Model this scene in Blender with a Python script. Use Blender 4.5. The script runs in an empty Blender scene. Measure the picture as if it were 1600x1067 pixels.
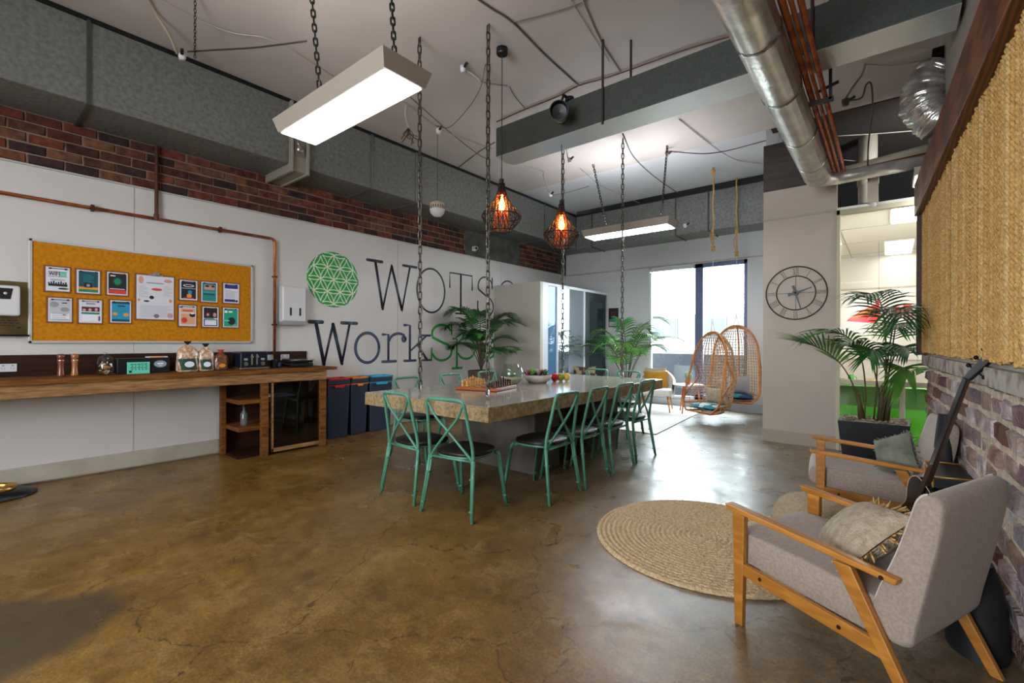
import bpy, math, random
from mathutils import Vector, Matrix
R = math.radians
random.seed(7)
S = bpy.context.scene
COL = S.collection

# ---------------------------------------------------------------- camera, world, exposure
cam_data = bpy.data.cameras.new('camera'); cam = bpy.data.objects.new('camera', cam_data); COL.objects.link(cam)
cam_data.lens = 722.0 / 1600 * 36; cam_data.sensor_width = 36; cam_data.clip_start = .05
cam.matrix_world = Matrix.Translation((0, 0, 1.3)) @ Matrix.Rotation(R(39.15), 4, 'Z') @ Matrix.Rotation(R(90), 4, 'X') @ Matrix.Rotation(R(.2), 4, 'Z')
S.camera = cam
S.view_settings.view_transform = 'Standard'; S.view_settings.look = 'None'
S.view_settings.gamma = 1; S.view_settings.use_curve_mapping = False
S.view_settings.exposure = 0.92
S.cycles.use_denoising = True
S.cycles.max_bounces = 8; S.cycles.diffuse_bounces = 4; S.cycles.glossy_bounces = 4
S.cycles.transparent_max_bounces = 12; S.cycles.transmission_bounces = 6
S.cycles.sample_clamp_indirect = 6
S.cycles.caustics_reflective = False; S.cycles.caustics_refractive = False
w = bpy.data.worlds.new('world'); S.world = w; w.use_nodes = True
bg = w.node_tree.nodes['Background']; bg.inputs[0].default_value = (.83, .91, 1.0, 1); bg.inputs[1].default_value = 15.0
SKY_PORTALS = [((-2.98, 9.62, 1.45), (1.85, 2.75), 'front'), ((-1.7, -3.75, 1.9), (2.6, 1.8), 'rear')]  # the rear opening is unseen and added for fill daylight
for loc, size, which in SKY_PORTALS:
    l = bpy.data.lights.new('sky_portal', 'AREA'); l.shape = 'RECTANGLE'; l.size, l.size_y = size; l.cycles.is_portal = True
    o = bpy.data.objects.new('sky_portal', l); COL.objects.link(o); o.location = loc
    o.rotation_euler = (R(-90), 0, 0) if which == 'front' else (R(90), 0, 0)
LAMP_POWER = 11.0      # emission of the fluorescent diffusers

# ---------------------------------------------------------------- helpers
def hexc(h):
    h = h.lstrip('#'); v = [int(h[i:i + 2], 16) / 255 for i in (0, 2, 4)]
    return tuple((x / 12.92 if x <= .04045 else ((x + .055) / 1.055) ** 2.4) for x in v) + (1,)

MATS = {}
def M(name, col='#808080', rough=.5, metal=0, col2=None, ns=4, lo=.35, hi=.65, bump=0, bs=40, attr=False, emit=0, trans=0, ior=1.45,
      stretch=None, kind='noise', alpha=1, rvar=0, spec=None, coat=0, detail=6, sheen=0, ecol=None, bd=.01):
    if name in MATS: return MATS[name]
    m = bpy.data.materials.new(name); m.use_nodes = True; nt = m.node_tree; N = nt.nodes; L = nt.links
    b = N['Principled BSDF']; c = hexc(col)
    b.inputs['Base Color'].default_value = c; b.inputs['Roughness'].default_value = rough; b.inputs['Metallic'].default_value = metal
    b.inputs['IOR'].default_value = ior
    if spec is not None: b.inputs['Specular IOR Level'].default_value = spec
    if coat: b.inputs['Coat Weight'].default_value = coat; b.inputs['Coat Roughness'].default_value = .15
    if trans: b.inputs['Transmission Weight'].default_value = trans
    if sheen: b.inputs['Sheen Weight'].default_value = sheen
    if alpha < 1: b.inputs['Alpha'].default_value = alpha
    if emit:
        b.inputs['Emission Color'].default_value = hexc(ecol or col); b.inputs['Emission Strength'].default_value = emit
    tc = N.new('ShaderNodeTexCoord'); mp = N.new('ShaderNodeMapping'); L.new(tc.outputs['Object'], mp.inputs[0])
    if stretch: mp.inputs['Scale'].default_value = stretch
    src = None
    if attr:
        a = N.new('ShaderNodeAttribute'); a.attribute_name = 'Col'; src = a.outputs['Color']
    if col2 or rvar:
        if kind == 'wave':
            t = N.new('ShaderNodeTexWave'); t.inputs['Scale'].default_value = ns; t.inputs['Distortion'].default_value = 5
            t.inputs['Detail'].default_value = 3; t.inputs['Detail Scale'].default_value = 1.5; fo = t.outputs['Fac']
        elif kind == 'voronoi':
            t = N.new('ShaderNodeTexVoronoi'); t.inputs['Scale'].default_value = ns; fo = t.outputs['Distance']
        else:
            t = N.new('ShaderNodeTexNoise'); t.inputs['Scale'].default_value = ns; t.inputs['Detail'].default_value = detail; fo = t.outputs['Fac']
        L.new(mp.outputs[0], t.inputs['Vector'])
        r = N.new('ShaderNodeMapRange'); r.inputs[1].default_value = lo; r.inputs[2].default_value = hi; L.new(fo, r.inputs[0])
        if col2:
            mx = N.new('ShaderNodeMix'); mx.data_type = 'RGBA'; L.new(r.outputs[0], mx.inputs[0])
            if src: L.new(src, mx.inputs[6]); mx.blend_type = 'MULTIPLY'
            else: mx.inputs[6].default_value = c
            mx.inputs[7].default_value = hexc(col2); src = mx.outputs[2]
        if rvar:
            rr = N.new('ShaderNodeMapRange'); rr.inputs[3].default_value = rough - rvar; rr.inputs[4].default_value = rough + rvar
            L.new(r.outputs[0], rr.inputs[0]); L.new(rr.outputs[0], b.inputs['Roughness'])
    if src: L.new(src, b.inputs['Base Color'])
    if bump:
        t2 = N.new('ShaderNodeTexNoise'); t2.inputs['Scale'].default_value = bs; t2.inputs['Detail'].default_value = 4; L.new(mp.outputs[0], t2.inputs['Vector'])
        bp = N.new('ShaderNodeBump'); bp.inputs['Strength'].default_value = bump; bp.inputs['Distance'].default_value = bd
        L.new(t2.outputs['Fac'], bp.inputs['Height']); L.new(bp.outputs[0], b.inputs['Normal'])
    MATS[name] = m
    return m

def thin_glass(name, col='#ffffff', refl=1.0, film=0.0, filmcol='#ffffff', rough=.02):
    """a thin sheet: light passes straight through, the surface mirrors by Fresnel, a film scatters a share of it"""
    m = bpy.data.materials.new(name); m.use_nodes = True; nt = m.node_tree; N = nt.nodes; L = nt.links; N.remove(N['Principled BSDF'])
    tr = N.new('ShaderNodeBsdfTransparent'); tr.inputs[0].default_value = hexc(col); gl = N.new('ShaderNodeBsdfGlossy'); gl.inputs['Roughness'].default_value = rough
    lw = N.new('ShaderNodeLayerWeight'); pw = N.new('ShaderNodeMath'); pw.operation = 'POWER'; pw.inputs[1].default_value = 4.0; L.new(lw.outputs['Facing'], pw.inputs[0])
    mul = N.new('ShaderNodeMath'); mul.operation = 'MULTIPLY_ADD'; mul.inputs[1].default_value = .7 * refl; mul.inputs[2].default_value = .045 * refl; L.new(pw.outputs[0], mul.inputs[0])
    mx = N.new('ShaderNodeMixShader'); L.new(mul.outputs[0], mx.inputs[0]); L.new(gl.outputs[0], mx.inputs[2]); base = tr.outputs[0]
    if film:
        tl = N.new('ShaderNodeBsdfTranslucent'); tl.inputs[0].default_value = hexc(filmcol); df = N.new('ShaderNodeBsdfDiffuse'); df.inputs[0].default_value = hexc(filmcol)
        a = N.new('ShaderNodeMixShader'); a.inputs[0].default_value = .5; L.new(tl.outputs[0], a.inputs[1]); L.new(df.outputs[0], a.inputs[2])
        b = N.new('ShaderNodeMixShader'); b.inputs[0].default_value = film; L.new(base, b.inputs[1]); L.new(a.outputs[0], b.inputs[2]); base = b.outputs[0]
    L.new(base, mx.inputs[1]); L.new(mx.outputs[0], N['Material Output'].inputs[0]); MATS[name] = m
    return m

class MB:
    """collects shapes and links them as ONE mesh object; every vertex is given relative to `o`"""
    def __init__(s, o=(0, 0, 0)):
        s.v = []; s.f = []; s.mi = []; s.c = []; s.sm = []; s.o = Vector(o); s.T = None; s.cm = 0; s.cc = (1, 1, 1, 1)
    def add(s, vs, fs, smooth=False):
        n = len(s.v)
        if s.T is not None: vs = [s.T @ Vector(p) for p in vs]
        s.v += [tuple(p) for p in vs]
        for f in fs:
            s.f.append([i + n for i in f]); s.mi.append(s.cm); s.c.append(s.cc); s.sm.append(smooth)
    def box(s, x0, y0, z0, x1, y1, z1):
        x0, x1 = min(x0, x1), max(x0, x1); y0, y1 = min(y0, y1), max(y0, y1); z0, z1 = min(z0, z1), max(z0, z1)
        s.add([(x0, y0, z0), (x1, y0, z0), (x1, y1, z0), (x0, y1, z0), (x0, y0, z1), (x1, y0, z1), (x1, y1, z1), (x0, y1, z1)],
              [(0, 3, 2, 1), (4, 5, 6, 7), (0, 1, 5, 4), (1, 2, 6, 5), (2, 3, 7, 6), (3, 0, 4, 7)])
    def hexa(s, b, t):
        s.add(list(b) + list(t), [(3, 2, 1, 0), (4, 5, 6, 7), (0, 1, 5, 4), (1, 2, 6, 5), (2, 3, 7, 6), (3, 0, 4, 7)])
    def bar(s, p0, p1, w, d, up=(0, 0, 1), w1=None, d1=None):
        """rectangular bar from p0 to p1; w across, d along `up`-ish"""
        p0 = Vector(p0); p1 = Vector(p1); t = (p1 - p0).normalized(); a = t.cross(Vector(up))
        if a.length < 1e-4: a = t.cross(Vector((1, 0, 0)))
        a.normalize(); b = a.cross(t); w1 = w if w1 is None else w1; d1 = d if d1 is None else d1
        q = lambda p, W, D: [p - a * W / 2 - b * D / 2, p + a * W / 2 - b * D / 2, p + a * W / 2 + b * D / 2, p - a * W / 2 + b * D / 2]
        s.add(q(p0, w, d) + q(p1, w1, d1), [(0, 1, 2, 3), (7, 6, 5, 4), (0, 4, 5, 1), (1, 5, 6, 2), (2, 6, 7, 3), (3, 7, 4, 0)])
    def tube(s, pts, r, n=8, closed=False, squash=None, caps=True):
        pts = [Vector(p) for p in pts]; k = len(pts); rs = r if isinstance(r, (list, tuple)) else [r] * k
        tan = []
        for i in range(k):
            a = pts[(i - 1) % k] if closed or i else pts[0]; b = pts[(i + 1) % k] if closed or i < k - 1 else pts[-1]
            t = b - a; tan.append(t.normalized() if t.length > 1e-9 else Vector((0, 0, 1)))
        u = tan[0].orthogonal().normalized(); vs = []
        for i in range(k):
            u = (u - tan[i] * u.dot(tan[i]))
            u = u.normalized() if u.length > 1e-6 else tan[i].orthogonal().normalized()
            w_ = tan[i].cross(u)
            for j in range(n):
                a = 2 * math.pi * j / n; vs.append(pts[i] + (u * math.cos(a) + w_ * math.sin(a)) * rs[i])
        fs = []
        for i in range(k if closed else k - 1):
            for j in range(n):
                fs.append((i * n + j, i * n + (j + 1) % n, ((i + 1) % k) * n + (j + 1) % n, ((i + 1) % k) * n + j))
        if not closed and caps: fs += [tuple(range(n - 1, -1, -1)), tuple((k - 1) * n + j for j in range(n))]
        if squash: vs = [squash(p) for p in vs]
        s.add(vs, fs, n > 4)
    def lathe(s, prof, c=(0, 0, 0), n=24, axis=None, smooth=True, a0=0, a1=2 * math.pi):
        full = abs(a1 - a0 - 2 * math.pi) < 1e-6; vs = []; k = len(prof); nn = n if full else n + 1
        Q = Matrix.Identity(3)
        if axis is not None: Q = Vector((0, 0, 1)).rotation_difference(Vector(axis)).to_matrix()
        c = Vector(c)
        for i in range(nn):
            a = a0 + (a1 - a0) * i / n
            for (r_, z_) in prof: vs.append(c + Q @ Vector((r_ * math.cos(a), r_ * math.sin(a), z_)))
        fs = []
        for i in range(n):
            i2 = (i + 1) % nn
            for j in range(k - 1): fs.append((i * k + j, i2 * k + j, i2 * k + j + 1, i * k + j + 1))
        s.add(vs, fs, smooth)
    def cyl(s, p0, p1, r, r1=None, n=16, smooth=True):
        p0 = Vector(p0); p1 = Vector(p1); h = (p1 - p0).length; r1 = r if r1 is None else r1
        s.lathe([(0, 0), (r, 0), (r, 0), (r1, h), (r1, h), (0, h)], p0, n, axis=(p1 - p0), smooth=False)
    def sphere(s, c, r, n=16, sz=1.0):
        k = n // 2; s.lathe([(r * math.sin(math.pi * i / k), -r * sz * math.cos(math.pi * i / k)) for i in range(k + 1)], c, n)
    def grid(s, f, nu, nv, cu=False, smooth=True, cv=False):
        vs = [f(i / nu, j / nv) for i in range(nu if cu else nu + 1) for j in range(nv if cv else nv + 1)]
        A = nu if cu else nu + 1; B = nv if cv else nv + 1
        fs = [(i * B + j, ((i + 1) % A) * B + j, ((i + 1) % A) * B + (j + 1) % B, i * B + (j + 1) % B) for i in range(nu) for j in range(nv)]
        s.add(vs, fs, smooth)
    def prism(s, poly, axis, a, b):
        """extrude a 2D polygon between a and b along axis 0/1/2"""
        def p(q, h):
            return (h, q[0], q[1]) if axis == 0 else (q[0], h, q[1]) if axis == 1 else (q[0], q[1], h)
        k = len(poly); vs = [p(q, a) for q in poly] + [p(q, b) for q in poly]
        s.add(vs, [tuple(range(k - 1, -1, -1)), tuple(range(k, 2 * k))] + [(i, (i + 1) % k, k + (i + 1) % k, k + i) for i in range(k)])
    def build(s, name, mats, parent=None, bevel=0, seg=2, sub=0, wn=False):
        me = bpy.data.meshes.new(name)
        vs = [Vector(p) - s.o for p in s.v]
        me.from_pydata(vs, [], s.f)
        if not isinstance(mats, (list, tuple)): mats = [mats]
        for m in mats: me.materials.append(m)
        me.polygons.foreach_set('material_index', s.mi); me.polygons.foreach_set('use_smooth', s.sm)
        if any(c != (1, 1, 1, 1) for c in s.c):
            at = me.attributes.new('Col', 'FLOAT_COLOR', 'FACE'); at.data.foreach_set('color', [x for c in s.c for x in c])
        me.update()
        o = bpy.data.objects.new(name, me); COL.objects.link(o)
        if parent is not None: o.parent = parent
        else: o.location = s.o
        if bevel:
            b = o.modifiers.new('bevel', 'BEVEL'); b.width = bevel; b.segments = seg; b.limit_method = 'ANGLE'; b.angle_limit = R(40)
        if sub:
            b = o.modifiers.new('sub', 'SUBSURF'); b.levels = sub; b.render_levels = sub
        return o

def thing(name, label, cat, loc=(0, 0, 0), rotz=0, group=None):
    o = bpy.data.objects.new(name, None); COL.objects.link(o); o.location = loc; o.rotation_euler = (0, 0, rotz)
    o.empty_display_size = .1
    o['label'] = label; o['category'] = cat
    if group: o['group'] = group
    return o
def tag(o, label, cat, group=None, kind=None):
    o['label'] = label; o['category'] = cat
    if group: o['group'] = group
    if kind: o['kind'] = kind
    return o
def struct(o): o['kind'] = 'structure'; return o
def dup(root, loc, rotz, label, group=None):
    r = root.copy(); COL.objects.link(r); r.location = loc; r.rotation_euler = (0, 0, rotz); r['label'] = label
    if group: r['group'] = group
    for ch in list(root.children):
        c = ch.copy(); COL.objects.link(c); c.parent = r
        for g in list(ch.children):
            d = g.copy(); COL.objects.link(d); d.parent = c
    return r
def arc(c, r, a0, a1, n, plane='xz'):
    o = []
    for i in range(n + 1):
        a = a0 + (a1 - a0) * i / n; u = r * math.cos(a); v = r * math.sin(a)
        o.append((c[0] + u, c[1], c[2] + v) if plane == 'xz' else (c[0], c[1] + u, c[2] + v) if plane == 'yz' else (c[0] + u, c[1] + v, c[2]))
    return o
def bez(p0, p1, p2, n):
    p0, p1, p2 = Vector(p0), Vector(p1), Vector(p2)
    return [p0 * (1 - t) ** 2 + p1 * 2 * t * (1 - t) + p2 * t * t for t in [i / n for i in range(n + 1)]]
def smooth_path(pts, n=6):
    """Catmull-Rom through the points"""
    P = [Vector(p) for p in pts]; P = [P[0] * 2 - P[1]] + P + [P[-1] * 2 - P[-2]]; out = []
    for i in range(1, len(P) - 2):
        for j in range(n):
            t = j / n; a, b, c, d = P[i - 1], P[i], P[i + 1], P[i + 2]
            out.append(.5 * ((2 * b) + (c - a) * t + (2 * a - 5 * b + 4 * c - d) * t * t + (3 * b - 3 * c + d - a) * t ** 3))
    out.append(P[-2]); return out
def rnd(a, b): return random.uniform(a, b)

def text_mesh(txt, size, mat, parent, matrix, name='lettering', extrude=.0008, spacing=1.0):
    cu = bpy.data.curves.new(name, 'FONT'); cu.body = txt; cu.size = size; cu.extrude = extrude; cu.space_character = spacing
    cu.align_x = 'CENTER'; cu.align_y = 'CENTER'; cu.resolution_u = 3
    o = bpy.data.objects.new(name + '_src', cu); COL.objects.link(o)
    dg = bpy.context.evaluated_depsgraph_get(); me = bpy.data.meshes.new_from_object(o.evaluated_get(dg))
    bpy.data.objects.remove(o); me.transform(matrix); me.materials.clear(); me.materials.append(mat)
    o = bpy.data.objects.new(name, me); COL.objects.link(o); o.parent = parent
    return o
# ---------------------------------------------------------------- materials
m_white = M('wall_paint_white', '#c9c4bd', .55, col2='#bdb7b0', ns=1.2)
m_whiteL = M('wall_lining_white', '#c4c0bb', .38, col2='#bbb6b0', ns=.8, rvar=.05)
m_skirt = M('skirting_paint', '#a9a192', .5, col2='#9c9485', ns=3)
m_taupe = M('wall_paint_taupe', '#b3a698', .55, col2='#aa9d8f', ns=1)
m_skirt2 = M('skirting_taupe', '#9a8b78', .45)
m_ceil = M('ceiling_concrete_paint', '#b5aca6', .7, col2='#a89f99', ns=.9, bump=.25, bs=6)
m_ceil2 = M('ceiling_far_window_lit', '#c2c2c4', .7, col2='#b7b7ba', ns=.9)  # paler, cooler copy: window light painted into the far ceiling
m_galv = M('galvanised_steel', '#7b7d78', .42, .35, col2='#666862', ns=26, rvar=.08, bump=.05, bs=30, detail=9)
m_galvd = M('galvanised_steel_dull', '#474b46', .5, .35, col2='#3c413c', ns=60, detail=9, bump=.08, bs=60)
m_galvl = M('galvanised_steel_bright', '#8f9494', .35, .8, col2='#7c8283', ns=7)
m_foil = M('aluminium_foil', '#e2ded6', .28, .7, col2='#bdb8ae', ns=7, bump=.5, bs=18)
m_copper = M('copper_pipe', '#b5683a', .38, .7, col2='#7e3d20', ns=9)
m_copperd = M('painted_pipe_brown', '#5e3022', .5, .3, col2='#442016', ns=8)
m_mortar = M('mortar_red', '#7c6a58', .9, bump=.6, bs=60)
m_brick = M('brick_faces', '#7a3a28', .85, attr=True, col2='#8a8078', ns=14, lo=.3, hi=.7, bump=.6, bs=70)
m_mortar2 = M('mortar_pale', '#d9cab4', .95, col2='#b8a68e', ns=9, bump=1.0, bs=30, bd=.04, spec=.2)
m_brick2 = M('brick_faces_worn', '#8a7074', .9, attr=True, col2='#c2bcbe', ns=11, lo=.3, hi=.62, bump=1.0, bs=45, detail=8, bd=.03, spec=.2)
m_conc = M('raw_concrete', '#55534c', .85, col2='#3d3c37', ns=5, bump=.3, bs=20)
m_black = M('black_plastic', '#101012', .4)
m_blackm = M('black_metal', '#131211', .4, .6)
m_dark = M('void_shade', '#15110f', .9)  # shade of the unlit void put into the wall colour
m_chain = M('steel_chain', '#6b665c', .35, .85, col2='#3f3b35', ns=60)
m_chainb = M('dark_chain', '#2b2724', .4, .8)
m_wood = M('reclaimed_wood', '#855322', .65, spec=.2, col2='#472609', ns=3.5, kind='noise', stretch=(9, 1.0, 12), lo=.3, hi=.7, bump=.5, bs=22)
m_wood_f = M('reclaimed_wood_face', '#9c744a', .7, spec=.2, col2='#70502f', ns=5, stretch=(4, 1.2, 12), bump=.5, bs=25)
m_wood_d = M('dark_stained_wood', '#351a0f', .55, spec=.2, col2='#1f100a', ns=4, stretch=(6, 1, 12))
m_wood_b = M('stained_timber_board', '#7a4422', .5, col2='#4b2711', ns=2.2, kind='wave', stretch=(6, .8, 6), lo=.1, hi=.9)
m_oak = M('honey_oak', '#b87a32', .38, col2='#98601f', ns=3, kind='wave', stretch=(5, 1.2, 5), lo=0, hi=1, coat=.2)
m_green = M('mint_green_metal', '#528c72', .3, 0, col2='#447a62', ns=12, rvar=.05)
m_seat = M('black_vinyl', '#121010', .42, bump=.1, bs=120)
m_conct = M('polished_concrete_top', '#aaa399', .16, col2='#8c8579', ns=5, rvar=.05, coat=.3)
m_concs = M('rough_concrete_edge', '#a98f68', .8, col2='#7c6746', ns=30, bump=1, bs=60, detail=8)
m_fabric = M('linen_upholstery', '#9c8b7d', .9, col2='#8b7b6e', ns=90, bump=.25, bs=350, sheen=.2)
m_fabric_l = M('linen_piping', '#b5a9a0', .85)
m_cork = M('cork', '#bb7a16', .85, spec=.15, col2='#a5690e', ns=40, bump=.2, bs=150)
m_alu = M('white_aluminium', '#b9b6b2', .35, .3)
m_paper = M('paper', '#c9c8ce', .6)
m_lens = M('lamp_diffuser', '#ffffff', .4, emit=LAMP_POWER, ecol='#f2f6ff')
m_uplight = M('lamp_added_uplight', '#ffffff', .4, emit=8, ecol='#fbf6f0'); m_uplight2 = M('lamp_added_uplight_bright', '#ffffff', .4, emit=26, ecol='#f4f8ff')  # glow added on top of the pendants to brighten the ceiling
m_lampb = M('lamp_housing', '#9d9183', .45, .1)
m_glass = thin_glass('window_glass', '#f4f8f6')
m_glass2 = thin_glass('clear_glass', '#f3f7f6', 1.0)
m_frame = M('bluegrey_frame', '#4d5876', .4, .3)
m_framew = M('white_frame', '#c8cad0', .4)
m_rope = M('jute_rope', '#cfa568', .9, spec=.15, col2='#b0854b', ns=60, bump=.5, bs=200)
m_rope2 = M('jute_rope_pale', '#d6b37a', .9, spec=.15, col2='#b88f58', ns=60, bump=.5, bs=200)
m_rug = M('braided_jute', '#d0b68f', .95, col2='#a98b63', ns=55, lo=.4, hi=.7, bump=1, bs=120)
m_carpet = M('pale_carpet', '#dedbd7', .95, col2='#cfcbc7', ns=120, bump=.3, bs=300)
m_leaf = M('palm_leaf', '#3b8030', .45, col2='#205422', ns=6)
m_leafl = M('palm_leaf_light', '#679a3c', .45, col2='#35702c', ns=6)
m_leafd = M('palm_leaf_dark', '#285a28', .45, col2='#163a1a', ns=6)
m_stem = M('palm_stem', '#5b4a2c', .6, col2='#3a3b1e', ns=20, stretch=(1, 1, 4))
m_rattan = M('rattan', '#b9783a', .5, col2='#94561f', ns=25)
m_rattan_w = M('rattan_weave', '#bd9468', .6, col2='#9a7145', ns=25)
m_mustard = M('mustard_velvet', '#c08a1e', .8, sheen=.4)
m_cream = M('cream_wool', '#b3a48e', .95, bump=1, bs=90, col2='#9a8a72', ns=30)
m_sage = M('sage_cotton', '#7d8070', .9, bump=.5, bs=150, col2='#5f6354', ns=12)
m_whitep = M('white_plastic', '#c5c3c2', .3)
m_grey = M('grey_plastic', '#8c8b8e', .35)
m_brass = M('brushed_brass', '#7b6a44', .35, .8, col2='#5d4f33', ns=3)
m_binbody = M('dark_blue_plastic', '#232a3a', .4)
m_red = M('red_plastic', '#c01d1d', .4); m_orange = M('orange_plastic', '#d07a14', .4); m_cyan = M('cyan_plastic', '#1f9fc0', .4)
m_ink = M('navy_vinyl', '#1b2130', .45); m_ink2 = M('slate_vinyl', '#333f55', .45); m_grn = M('green_vinyl', '#178a2c', .45)
m_grnd = M('green_vinyl_letters', '#1c8a32', .45)
m_planter = M('black_planter', '#101117', .5); m_stone = M('river_stones', '#8f7f6a', .8, col2='#5f5344', ns=8)
m_gold = M('gold_trim', '#b0873c', .4, .5)
m_cab = M('cable_grey', '#544c46', .6); m_cabw = M('cable_white', '#a39a90', .6); m_cabd = M('cable_dark', '#2a2321', .6)
m_pvc = M('cream_pvc', '#b1a48f', .5); m_steel = M('steel', '#a09c96', .3, .9)
m_tile = M('ceiling_tile', '#dcd6cc', .8)

# floor: sealed concrete with cloudy staining, hairline cracks, a dark patch and painted window sheen
mf = bpy.data.materials.new('stained_concrete_floor'); mf.use_nodes = True; nt = mf.node_tree; N = nt.nodes; L = nt.links; b = N['Principled BSDF']
tc = N.new('ShaderNodeTexCoord')
def noise(scale, detail=6, dist=0, rough=.55):
    t = N.new('ShaderNodeTexNoise'); t.inputs['Scale'].default_value = scale; t.inputs['Detail'].default_value = detail
    t.inputs['Distortion'].default_value = dist; t.inputs['Roughness'].default_value = rough; L.new(tc.outputs['Object'], t.inputs['Vector']); return t.outputs['Fac']
def ramp(src, stops):
    r = N.new('ShaderNodeValToRGB'); L.new(src, r.inputs[0]); e = r.color_ramp.elements
    while len(e) < len(stops): e.new(.5)
    for k, (p, c) in enumerate(stops): e[k].position = p; e[k].color = hexc(c) if isinstance(c, str) else (c, c, c, 1)
    return r.outputs[0]
def mix(fac, a, bb, mode='MIX'):
    mx = N.new('ShaderNodeMix'); mx.data_type = 'RGBA'; mx.blend_type = mode
    for i, q in ((0, fac), (6, a), (7, bb)):
        if isinstance(q, (int, float)): mx.inputs[i].default_value = q
        elif isinstance(q, str): mx.inputs[i].default_value = hexc(q)
        else: L.new(q, mx.inputs[i])
    return mx.outputs[2]
base = ramp(noise(1.9, 12, .25, .7), [(.28, '#503812'), (.42, '#6c4d1a'), (.56, '#815f26'), (.75, '#987a45')])
sep = N.new('ShaderNodeSeparateXYZ'); L.new(tc.outputs['Object'], sep.inputs[0])
mr = N.new('ShaderNodeMapRange'); mr.inputs[1].default_value = 2.6; mr.inputs[2].default_value = 4.2
add = N.new('ShaderNodeMath'); add.operation = 'MULTIPLY_ADD'; L.new(sep.outputs['X'], add.inputs[0]); add.inputs[1].default_value = .75; L.new(sep.outputs['Y'], add.inputs[2])
L.new(add.outputs[0], mr.inputs[0]); mr.inputs[1].default_value = .2; mr.inputs[2].default_value = 3.4
base = mix(mr.outputs[0], base, ramp(noise(1.3, 10, .6, .65), [(.3, '#4f463c'), (.5, '#6e6353'), (.72, '#8b8070')]))  # greyer right and back: own grey plus window reflection put into the colour
base = mix(ramp(noise(11, 12, .4, .75), [(.48, 0), (.72, .7)]), base, '#35220f')
base = mix(ramp(noise(4.5, 12, .3, .8), [(.34, .5), (.5, 0)]), base, '#a3854f')
base = mix(ramp(noise(23, 6, 0, .7), [(.62, 0), (.8, .5)]), base, '#c2ad84')
base = mix(ramp(noise(75, 5, 0, .8), [(.46, .42), (.56, 0)]), base, '#3a2a12')
base = mix(ramp(noise(140, 4, 0, .8), [(.6, 0), (.72, .5)]), base, '#b79c6a')
v = N.new('ShaderNodeTexVoronoi'); v.feature = 'DISTANCE_TO_EDGE'; v.inputs['Scale'].default_value = 1.1; v.inputs['Randomness'].default_value = 1
nz = N.new('ShaderNodeTexNoise'); nz.inputs['Scale'].default_value = 2.2; nz.inputs['Detail'].default_value = 6; L.new(tc.outputs['Object'], nz.inputs['Vector'])
wv = N.new('ShaderNodeVectorMath'); wv.operation = 'MULTIPLY_ADD'; L.new(nz.outputs['Color'], wv.inputs[0]); wv.inputs[1].default_value = (.55,) * 3; L.new(tc.outputs['Object'], wv.inputs[2])
L.new(wv.outputs[0], v.inputs['Vector'])
cr = N.new('ShaderNodeMath'); cr.operation = 'MULTIPLY'; L.new(ramp(v.outputs['Distance'], [(.0, 1.0), (.009, 0.0)]), cr.inputs[0]); L.new(ramp(noise(22, 3), [(.44, 0), (.5, .85)]), cr.inputs[1])
base = mix(cr.outputs[0], base, '#2e2013')
# worn dark patch near the front left
d = N.new('ShaderNodeVectorMath'); d.operation = 'SUBTRACT'; L.new(tc.outputs['Object'], d.inputs[0]); d.inputs[1].default_value = (-2.76, .34, 0)
d3 = N.new('ShaderNodeVectorMath'); d3.operation = 'MULTIPLY_ADD'; L.new(nz.outputs['Color'], d3.inputs[0]); d3.inputs[1].default_value = (.45,) * 3; L.new(d.outputs[0], d3.inputs[2])
d2 = N.new('ShaderNodeVectorMath'); d2.operation = 'LENGTH'; L.new(d3.outputs[0], d2.inputs[0])
base = mix(ramp(d2.outputs['Value'], [(.42, .85), (.50, 0)]), base, '#3a3226')
L.new(base, b.inputs['Base Color'])
rg = ramp(noise(3.2, 8, .5), [(.3, .24), (.55, .34), (.75, .5)]); L.new(rg, b.inputs['Roughness'])
b.inputs['Specular IOR Level'].default_value = .42
bp = N.new('ShaderNodeBump'); bp.inputs['Strength'].default_value = .12; bp.inputs['Distance'].default_value = .01; L.new(noise(14, 8), bp.inputs['Height']); L.new(bp.outputs[0], b.inputs['Normal'])

# ---------------------------------------------------------------- the room shell
WX, WY, CZ = -5.99, 9.4, 4.10
o = MB(); o.box(-6.3, -4, -.1, 1.6, 11.6, 0); struct(o.build('floor', mf))
o = MB(); o.box(-6.3, -4, CZ, 1.8, 6.84, 4.3); struct(o.build('ceiling', m_ceil))
o = MB(); o.box(-6.3, 6.84, 4.17, -1.2, 10.2, 4.3); struct(o.build('ceiling', m_ceil2))
o = MB(); o.box(-1.2, 6.84, 4.09, 1.8, 10.2, 4.3); struct(o.build('ceiling', M('void_shade_soffit', '#31271f', .9)))  # dark colour paints in the shade of the void over the partition
o = MB(); o.box(-6.3, -4, 0, WX - .03, 9.6, 4.1); struct(o.build('wall_left', m_conc))
o = MB(); o.box(WX - .03, -3.75, 0, WX, 9.4, 2.865); struct(o.build('wall_left_lining', m_whiteL, bevel=.003))
o = MB(); o.box(WX - .03, -3.75, 2.865, WX + .012, 9.4, 2.88); struct(o.build('trim_1', m_alu))
o = MB()
for y0, y1 in ((-3.75, -.8), (-.79, 2.0), (2.0, 6.6)): o.box(WX, y0, .012, WX + .018, y1 - .002, .165)
struct(o.build('baseboard_left', m_skirt, bevel=.004))
o = MB()
for y in (1.22, 4.5, 7.0): o.box(WX - .002, y, .17, WX + .0025, y + .006, 2.86)
struct(o.build('trim_2', m_skirt))

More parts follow.
